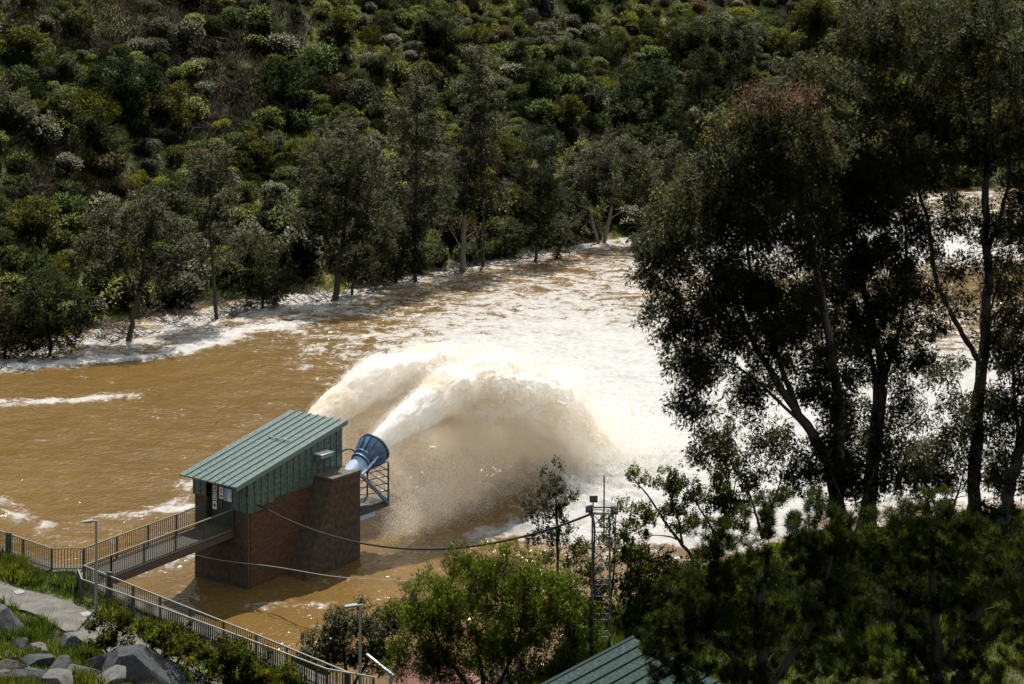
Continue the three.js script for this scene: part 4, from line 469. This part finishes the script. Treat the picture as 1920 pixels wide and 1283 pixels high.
bank(414, 1312, 434, 'tall dim tree above the bronze eucalyptus top', [[[1312, 320, 0.2], [1315, 140, 0.08]]], [[1315, 130, 37, 45], [1310, 200, 46, 56], [1320, 270, 46, 50], [1280, 320, 40, 45]], { colors: [[0.09, 0.11, 0.06], [0.11, 0.125, 0.06]] });
bank(415, 95, 668, 'leafy waterside tree with two stems near the left frame edge', [[[92, 630, 0.14], [85, 570, 0.07]], [[105, 640, 0.1], [120, 580, 0.05]]], [[85, 540, 55, 39], [120, 580, 52, 45], [70, 590, 52, 43], [100, 630, 63, 31, 0.8]], { colors: [[0.17, 0.2, 0.075], [0.14, 0.17, 0.065]] });
bank(416, 10, 672, 'dark bushy tree cut by the left frame edge at the water', [[[8, 640, 0.14], [5, 600, 0.07]]], [[10, 590, 46, 45], [30, 640, 46, 34], [-10, 640, 46, 40]], { colors: [[0.12, 0.14, 0.06], [0.17, 0.13, 0.075]] });

// shrubs of the far hillside: five kinds, each one shape in three forms
const KINDS = [['olive green', 'olive green hillside shrubs', [0.31, 0.355, 0.115]], ['dark green', 'dark hillside shrubs', [0.18, 0.235, 0.08]], ['silver grey', 'silvery hillside shrubs', [0.31, 0.325, 0.22]], ['yellow green', 'yellow green hillside shrubs', [0.4, 0.41, 0.07]], ['brownish', 'brownish hillside shrubs', [0.3, 0.225, 0.13]]];
const shrubForms = KINDS.map(([, , c], kind) => [0, 1, 2].map((form) => {
  const r = rng(500 + kind * 7 + form), b = new GB(), st = new GB(), lob = Array.from({ length: 6 }, () => [rdir(r).multiplyScalar(0.5), 0.42 + 0.25 * r()]);
  for (let i = 0; i < 2100; i++) { const [o, q] = lob[Math.floor(r() * 6)], d = rdir(r), p = o.clone().addScaledVector(d, q * Math.cbrt(0.25 + 0.75 * r()) * (0.85 + 0.3 * r())); p.y = p.y * 0.78 + 0.62; if (p.y < 0) continue; const dir = rdir(r).multiplyScalar(0.8).add(d).normalize(), v = 0.6 + 0.8 * r(); b.leaf(p, dir, across(dir, r), 0.13 + 0.05 * r(), kind === 3 ? 0.024 : 0.04, [c[0] * v, c[1] * v, c[2] * v]); }
  for (let i = 0; i < 5; i++) { const e = lob[i][0].clone(); e.y = e.y * 0.78 + 0.62; st.tube([new V3(0, -0.15, 0), e.clone().multiplyScalar(0.5).add(new V3(0, 0.05, 0)), e], [0.035, 0.025, 0.01], 4); }
  return [b.geo(), st.geo()];
}));
const shrubMat = leafMat(lin(1, 1, 1), { vertexColors: true, roughness: 0.94, transmission: 0.45 });
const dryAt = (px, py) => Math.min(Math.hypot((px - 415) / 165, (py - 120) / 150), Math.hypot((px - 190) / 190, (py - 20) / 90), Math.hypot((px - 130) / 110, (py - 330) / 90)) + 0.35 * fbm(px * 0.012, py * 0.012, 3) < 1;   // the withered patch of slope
const hillPoint = (px, py) => { let d = 130; for (; d < 380; d += 0.25) { const p = at(px, py, d); if (p.y < farHeight(p.x, d)) break; } return d; };
for (const [i, px, py, label, colors, lobes] of [
  [0, 235, 228, 'big dark round tree on the far slope below the dry brush', [[0.075, 0.11, 0.045], [0.06, 0.095, 0.04]], [[200, 150, 45, 42], [258, 140, 48, 45], [235, 190, 60, 32]]], [1, 1212, 245, 'big dense round tree on the far slope above the double trunk', [[0.1, 0.135, 0.06], [0.085, 0.12, 0.05]], [[1188, 150, 38, 38], [1236, 150, 36, 40], [1212, 198, 50, 34]]], [2, 1370, 158, 'pale green broad tree near the top edge over the eucalyptus', [[0.24, 0.27, 0.14], [0.2, 0.24, 0.12]], [[1345, 50, 42, 32], [1400, 60, 38, 32], [1372, 105, 48, 34], [1330, 90, 30, 26]]],
  [3, 545, 205, 'green round tree beside the dry brush on the far slope', [[0.11, 0.15, 0.05], [0.09, 0.13, 0.045]], [[515, 150, 42, 32], [560, 125, 40, 34], [545, 175, 40, 24]]], [4, 1128, 128, 'small dense tree high on the slope below the top edge', [[0.11, 0.15, 0.055]], [[1130, 88, 38, 30], [1110, 105, 28, 20]]], [5, 1105, 215, 'rounded grey green tree to the left of the dense round tree', [[0.17, 0.2, 0.11]], [[1112, 175, 36, 28]]], [6, 1000, 175, 'rounded green tree between feathery tree top and slope edge', [[0.13, 0.16, 0.055]], [[1000, 130, 36, 30], [1020, 150, 26, 20]]], [7, 1240, 92, 'yellowish dark tree under the top edge left of the pale broad tree', [[0.2, 0.19, 0.03], [0.1, 0.13, 0.03]], [[1240, 70, 26, 20]]],
]) tree({ name: 'hillside_tree', category: 'tree', group: 'round trees on the far hillside', label, seed: 450 + i, d: hillPoint(px, py), trunks: [[[px, py + 6, 0.25], [px, py - 30, 0.16], [lobes[0][0], lobes[0][1], 0.06]]], lobes, sprig: SPRIG.distant, clumps: 1.3, per: 14, spread: 0.8, size: 1.1, colors, bark: bark.dark, bare: 0.1 });
{
  const r = rng(61), ORD = ['first', 'second', 'third', 'fourth', 'fifth', 'sixth', 'seventh', 'eighth', 'ninth', 'tenth', 'eleventh', 'twelfth', 'thirteenth', 'fourteenth'];
  for (const [where, y0, y1, xs] of [['upper', 60, 170, [40, 130, 640, 715, 800, 870, 960, 1060, 1165, 1290, 1460, 1540]], ['middle', 210, 330, [20, 110, 190, 310, 480, 560, 700, 840, 960, 1075, 1185]], ['lower', 400, 520, [30, 160, 330, 455, 560, 690, 835, 930]]]) xs.forEach((px, i) => {
    const py = y0 + r() * (y1 - y0), w = 22 + 20 * r(), c = [[0.26, 0.3, 0.13], [0.2, 0.25, 0.09], [0.33, 0.345, 0.21], [0.3, 0.32, 0.08]][Math.floor(r() * 4)], lobes = Array.from({ length: 4 }, () => [px + gauss(r) * w * 0.9, py - w * (0.6 + 1.1 * r()), w * (0.55 + 0.4 * r()), w * (0.5 + 0.4 * r())]);
    tree({ name: 'hillside_tree', category: 'tree', group: 'bushy trees dotted over the far hillside', label: `${ORD[i]} from the left of the bushy trees across the ${where} far slope`, seed: 480 + i + y0, d: hillPoint(px, py), trunks: [[[px, py + 5, 0.2], [px, py - w * 0.6, 0.14], [px + 4, py - w * 1.3, 0.05]]], lobes, sprig: SPRIG.distant, leaf: glowing, clumps: 1.7, per: 12, spread: 0.75, size: 0.95, colors: [c, c.map((v) => v * 0.8)], bark: bark.dark, bare: 0.1 });
  });
}
const proj = (p) => [MID + FOCAL * p.x / -p.z, HORIZON + FOCAL * (EYE - p.y) / -p.z];
{
  const r = rng(77), spots = [], grid = new Map();
  for (let t = 0; t < 60000 && spots.length < 1900; t++) {
    const x = -75 + r() * 190, d = 128 + r() * 210, s = farSide(x, d) - shelf(x); if (s < 0.6 || s > 75) continue; const y = farHeight(x, d), p = new V3(x, y, -d), [px, py] = proj(p); if (px < -60 || px > 1980 || py < -60) continue;
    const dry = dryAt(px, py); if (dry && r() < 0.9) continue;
    const open = fbm(x * 0.09 + 40, d * 0.09, 4); if (open > 0.04 && r() < 0.8) continue;
    const size = (s < 8 ? 1.6 + 1.4 * r() : 0.9 + 3.0 * r() * r() * r() + 0.7 * r()) * (1 + 0.3 * n2(x * 0.07, d * 0.07)), key = `${Math.floor(x / 4)},${Math.floor(d / 4)}`; let ok = true;
    for (let a = -1; a <= 1 && ok; a++) for (let b = -1; b <= 1 && ok; b++) for (const q of grid.get(`${Math.floor(x / 4) + a},${Math.floor(d / 4) + b}`) ?? []) if (Math.hypot(q.x - x, q.d - d) < 0.62 * (q.size + size)) { ok = false; break; } if (!ok) continue;
    const n = n2(x * 0.06 + 9, d * 0.06) + 0.9 * (r() - 0.5), kind = n > 0.5 ? 2 : n > 0.08 ? 0 : n > -0.28 ? 1 : r() < 0.35 ? 3 : r() < 0.3 ? 4 : 2, o = { x, d, y, size, kind, form: Math.floor(r() * 3), turn: r() * 6.28 }; spots.push(o); const c = grid.get(key) ?? []; c.push(o); grid.set(key, c);
  }
  spots.sort((a, b) => b.size / b.d - a.size / a.d);
  const own = spots.slice(0, 280), rest = spots.slice(280), masters = {}, RANK = ['largest', 'second largest', 'third largest', 'fourth largest', 'fifth largest', 'sixth largest', 'seventh largest', 'eighth largest', 'ninth largest', 'tenth largest'], tally = {};
  const MARKS = [[20, 620, 'the dark bushy tree at the frame edge'], [95, 590, 'the leafy two stemmed waterside tree'], [255, 460, 'the leaning round crowned tree'], [398, 400, 'the slim reddish topped tree'], [490, 510, 'the bushy pale green tree'], [640, 380, 'the spreading dark trunked tree'], [780, 310, 'the tallest slender tree'], [880, 350, 'the pale trunked tree'], [900, 170, 'the tall feathery tree'], [1010, 360, 'the leaning tree in foam'], [1150, 330, 'the V shaped double trunk'], [1245, 340, 'the tree left of the eucalyptus'], [1315, 210, 'the tall dim tree'], [230, 150, 'the dark round hillside tree'], [1210, 165, 'the dense hillside tree above the double trunk'], [1370, 70, 'the pale hillside tree at the top edge'], [540, 140, 'the hillside tree beside the dry brush'], [1115, 90, 'the small dense tree high on the slope'], [40, 60, 'the upper left corner of the picture'], [720, 30, 'the top edge over the slender trees'], [1600, 40, 'the top edge over the eucalyptus grove']];
  for (const o of own) {
    const [px, py] = proj(new V3(o.x, o.y + o.size * 0.6, -o.d)), m = MARKS.reduce((a, b) => Math.hypot(a[0] - px, a[1] - py) < Math.hypot(b[0] - px, b[1] - py) ? a : b), dx = px - m[0], dy = py - m[1], side = Math.abs(dy) > Math.abs(dx) ? (dy < 0 ? 'above' : 'below') : dx < 0 ? 'left of' : 'right of', k = `${o.kind}${side}${m[2]}`, n = tally[k] = (tally[k] ?? -1) + 1;
    o.label = `${RANK[Math.min(n, 9)]} ${KINDS[o.kind][0]} shrub ${side} ${m[2]}`;
  }
  for (const o of own) {
    const group = KINDS[o.kind][1], label = o.label, key = o.kind * 3 + o.form, [leaf, stem] = shrubForms[o.kind][o.form]; let g = masters[key];
    if (!g) { g = masters[key] = thing('hillside_shrub', label, 'shrub', group); part('crown', leaf, shrubMat, g).userData = { kind: 'stuff' }; part('stem', stem, bark.dark, g); } else { g = g.clone(); g.name = numbered('hillside_shrub'); g.userData = { label, category: 'shrub', group }; scene.add(g); }
    g.position.set(o.x, o.y, -o.d); g.rotation.y = o.turn; g.scale.set(o.size, o.size * (0.85 + 0.4 * ((o.turn * 7) % 1)), o.size);
  }
  for (let k = 0; k < 5; k++) for (let f = 0; f < 3; f++) { const l = rest.filter((o) => o.kind === k && o.form === f).map((o) => Mx().compose(new V3(o.x, o.y, -o.d), Q.setFromAxisAngle(Y, o.turn), new V3(o.size, o.size * 1.05, o.size))); if (l.length > 8) { const m = copies(numbered('hillside_scrub'), shrubForms[k][f][0], shrubMat, l, scene); m.userData.label = 'low scrub filling the gaps of the far hillside'; m.userData.category = 'scrub'; } }
  const gl = [], gt = [], hl = [], ht = [];
  for (let i = 0; i < 130000; i++) {
    const x = -75 + r() * 190, d = 128 + r() * 210, s = farSide(x, d) - shelf(x); if (s < 0.3 || s > 75) continue; const p = new V3(x, farHeight(x, d), -d), [px, py] = proj(p); if (px < -30 || px > 1950 || py < -30) continue;
    const dry = dryAt(px, py);
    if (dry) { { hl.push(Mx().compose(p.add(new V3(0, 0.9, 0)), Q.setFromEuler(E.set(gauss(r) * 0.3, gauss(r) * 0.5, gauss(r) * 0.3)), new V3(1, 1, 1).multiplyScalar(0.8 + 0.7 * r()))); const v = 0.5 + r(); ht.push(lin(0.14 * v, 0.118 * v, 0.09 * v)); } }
    else { gl.push(Mx().compose(p, Q.setFromAxisAngle(Y, r() * 6.28), new V3(1, 1, 1).multiplyScalar(0.6 + 0.8 * r()))); const w = sst(-0.1, 0.3, fbm(x * 0.09 + 40, d * 0.09, 4)), v = 0.7 + 0.6 * r(); gt.push(lin(lerp(0.14, 0.4, w) * v, lerp(0.19, 0.42, w) * v, 0.045 * v)); }
  }
  const a = copies('hillside_grass', SPRIG.bigtuft, glowing, gl, scene, gt); Object.assign(a.userData, { label: 'rough green and yellow grass between hillside shrubs', category: 'grass' });
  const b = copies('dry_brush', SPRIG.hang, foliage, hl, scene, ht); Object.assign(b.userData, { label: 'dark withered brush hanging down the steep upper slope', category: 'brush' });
  // drowned twigs on the flooded shelf
  const tw = [], stick = (() => { const q = new GB(); q.tube([new V3(0, 0, 0), new V3(0.04, 0.4, 0.03), new V3(-0.02, 0.8, 0), new V3(0.05, 1.2, 0.05)], [0.035, 0.028, 0.02, 0.008], 4); q.tube([new V3(0.02, 0.5, 0.02), new V3(0.25, 0.8, 0.1)], [0.02, 0.006], 3); q.tube([new V3(0, 0.65, 0), new V3(-0.2, 0.95, -0.1)], [0.018, 0.006], 3); return q.geo(); })();
  for (let i = 0; i < 40000 && tw.length < 3600; i++) { const x = -50 + r() * 70, d = 135 + r() * 75, s = farSide(x, d); if (s < -0.5 || s > shelf(x) + 1.5 || fbm(x * 0.25, d * 0.25, 2) < -0.05) continue; const k = 0.6 + 0.9 * r(); tw.push(Mx().compose(new V3(x, 0.02, -d), Q.setFromEuler(E.set(1.25 + gauss(r) * 0.5, r() * 6.28, gauss(r) * 0.6, 'YXZ')), new V3(k * 0.8, k, k * 0.8))); }
  const c = copies('drowned_brush', stick, bark.dark, tw, scene); Object.assign(c.userData, { label: 'dark drowned twigs sticking out of foam along far bank', category: 'brush' });
}
// grass of the near bank
{
  const r = rng(88), l = [], t = [], wl = [], wt = [];
  for (let i = 0; i < 165000; i++) {
    const x = -34 + r() * 84, d = 58 + r() * 50, e = nearShore(x) - d; if (e < (x < -6 ? 0.55 : -0.3)) continue; const h = nearHeight(x, d), p = new V3(x, h, -d), [px, py] = proj(p); if (px < -40 || px > 2500 || py > 1330 || py < 850) continue; if (pathDist(x, d) < 1.2 + 0.25 * n2(x, d)) continue;
    const tall = fbm(x * 0.35, d * 0.35, 3) > 0.12, s = (0.7 + 0.7 * r()) * (tall ? 1.5 : 0.85), v = 0.7 + 0.6 * r(), y = sst(-0.2, 0.3, fbm(x * 0.2 + 30, d * 0.2, 3)); l.push(Mx().compose(p, Q.setFromAxisAngle(Y, r() * 6.28), new V3(s, s * (tall ? 1.3 : 1), s))); t.push(lin(lerp(0.2, 0.34, y) * v, lerp(0.3, 0.39, y) * v, 0.04 * v));
    if (tall && r() < 0.05) { const k = 0.8 + 0.8 * r(); wl.push(Mx().compose(p.clone().add(new V3(0, 0.2 * k, 0)), Q.setFromAxisAngle(Y, r() * 6.28), new V3(k, k, k))); wt.push(lin(0.07 * v, 0.11 * v, 0.02 * v)); }
  }
  Object.assign(copies('bank_grass', SPRIG.tuft, glowing, l, scene, t).userData, { label: 'green grass covering the near bank around the path', category: 'grass' }); Object.assign(copies('bank_weeds', SPRIG.broad, glowing, wl, scene, wt).userData, { label: 'leafy weeds growing in the bank grass', category: 'weeds' });
}
// boulders
{
  const tex = texture(512, 512, (x, y) => { const m = 0.62 + 0.3 * wrapN(x, y, 6, 5) + 0.2 * wrapN(x, y, 40, 3); return [m, m, m]; }); tex.repeat.set(0.5, 0.5);
  const rockMat = [[0.085, 0.088, 0.094], [0.2, 0.185, 0.165], [0.14, 0.135, 0.13], [0.2, 0.16, 0.13]].map((c) => std(lin(...c), { map: tex, bumpMap: tex, bumpScale: 0.06, roughness: 0.95 }));
  const rocks = [
    [258, 1272, 1.75, 1.25, 1.2, 0, 'large pointed dark grey boulder at the bottom of the bank', 'tip'], [20, 1190, 1.0, 0.75, 0.8, 2, 'lumpy grey boulder at the left frame edge by the path'], [66, 1230, 0.72, 0.42, 0.5, 3, 'slab boulder with brown stained top left of the pale block'], [119, 1231, 0.52, 0.52, 0.42, 1, 'pale tilted block boulder in the middle of the rock pile'], [58, 1246, 0.7, 0.4, 0.5, 0, 'dark boulder under the brown stained slab'], [186, 1252, 0.62, 0.6, 0.5, 0, 'dark boulder tucked against the pointed boulder'], [10, 1238, 0.55, 0.4, 0.45, 3, 'brownish boulder by the left frame edge under the lumpy one'], [110, 1262, 0.5, 0.36, 0.42, 2, 'small grey boulder below the pale tilted block'],
    [150, 1270, 0.75, 0.5, 0.6, 1, 'pale boulder with dark notch on the bottom frame edge'], [25, 1274, 0.9, 0.5, 0.7, 2, 'bluish pale boulder in the bottom left corner'], [70, 1281, 0.6, 0.4, 0.5, 0, 'dark boulder on the bottom edge right of the corner boulder'], [100, 1290, 0.8, 0.45, 0.6, 1, 'pale flat boulder cut by the bottom frame edge'], [200, 1292, 0.7, 0.5, 0.6, 1, 'pale boulder at the foot of the pointed boulder'], [38, 1222, 0.4, 0.3, 0.35, 0, 'small dark stone between the lumpy boulder and the slab'], [150, 1244, 0.35, 0.28, 0.3, 2, 'small grey stone beside the pale tilted block'], [322, 1288, 0.5, 0.35, 0.4, 0, 'small dark boulder at the right foot of the pointed boulder'],
  ];
  { const r = rng(950); for (let i = 0; i < 22; i++) { const px = -10 + r() * 235, py = 1222 + r() * 70; rocks.push([px, py, 0.16 + 0.28 * r(), 0.12 + 0.2 * r(), 0.16 + 0.25 * r(), Math.floor(r() * 4), 'small grey rubble stone wedged among the larger boulders']); } }
  rocks.forEach(([px, py, a, b, c, m, label, tip], i) => {
    let g = new THREE.IcosahedronGeometry(1, 14); const r = rng(900 + i), p = g.attributes.position, v = new V3(), cuts = tip ? [[new V3(-0.9, 0.42, 0.2), 0.5], [new V3(0.72, 0.68, 0.12), 0.42], [new V3(0.05, 0.35, 0.95), 0.45], [new V3(0, 0.5, -0.9), 0.5], [new V3(0.9, 0.1, 0.5), 0.72], [new V3(-0.25, 1, 0.1), 0.62], [new V3(0.5, 0.5, 0.7), 0.5]] : Array.from({ length: 9 }, () => [rdir(r), 0.36 + 0.3 * r()]); cuts.forEach((q) => q[0].normalize());
    for (let k = 0; k < p.count; k++) { v.fromBufferAttribute(p, k).multiplyScalar(1.15); for (let pass = 0; pass < 2; pass++) for (const [n, w] of cuts) { const q = v.dot(n) - w; if (q > 0) v.addScaledVector(n, -q * 0.97); } const nn = perlin.noise(v.x * 3 + i, v.y * 3, v.z * 3) * 0.045 + perlin.noise(v.x * 9, v.y * 9 + i, v.z * 9) * 0.018; v.multiplyScalar(1 + nn); p.setXYZ(k, v.x * a * 1.55, v.y * b * 1.55, v.z * c * 1.55); }
    g = toCreasedNormals(g, 0.45); let d = 66, y = 0; for (; d < 84; d += 0.1) { const q = at(px, py, d); y = nearHeight(q.x, d); if (q.y < y + b * 0.2) break; } const o = solo('boulder', triUV(g), rockMat[m], label, 'boulder', 'riprap boulders on the bank'), q = at(px, py, d); o.position.copy(q); o.rotation.y = tip ? 0 : r() * 6;
  });
}
renderer.render(scene, camera);
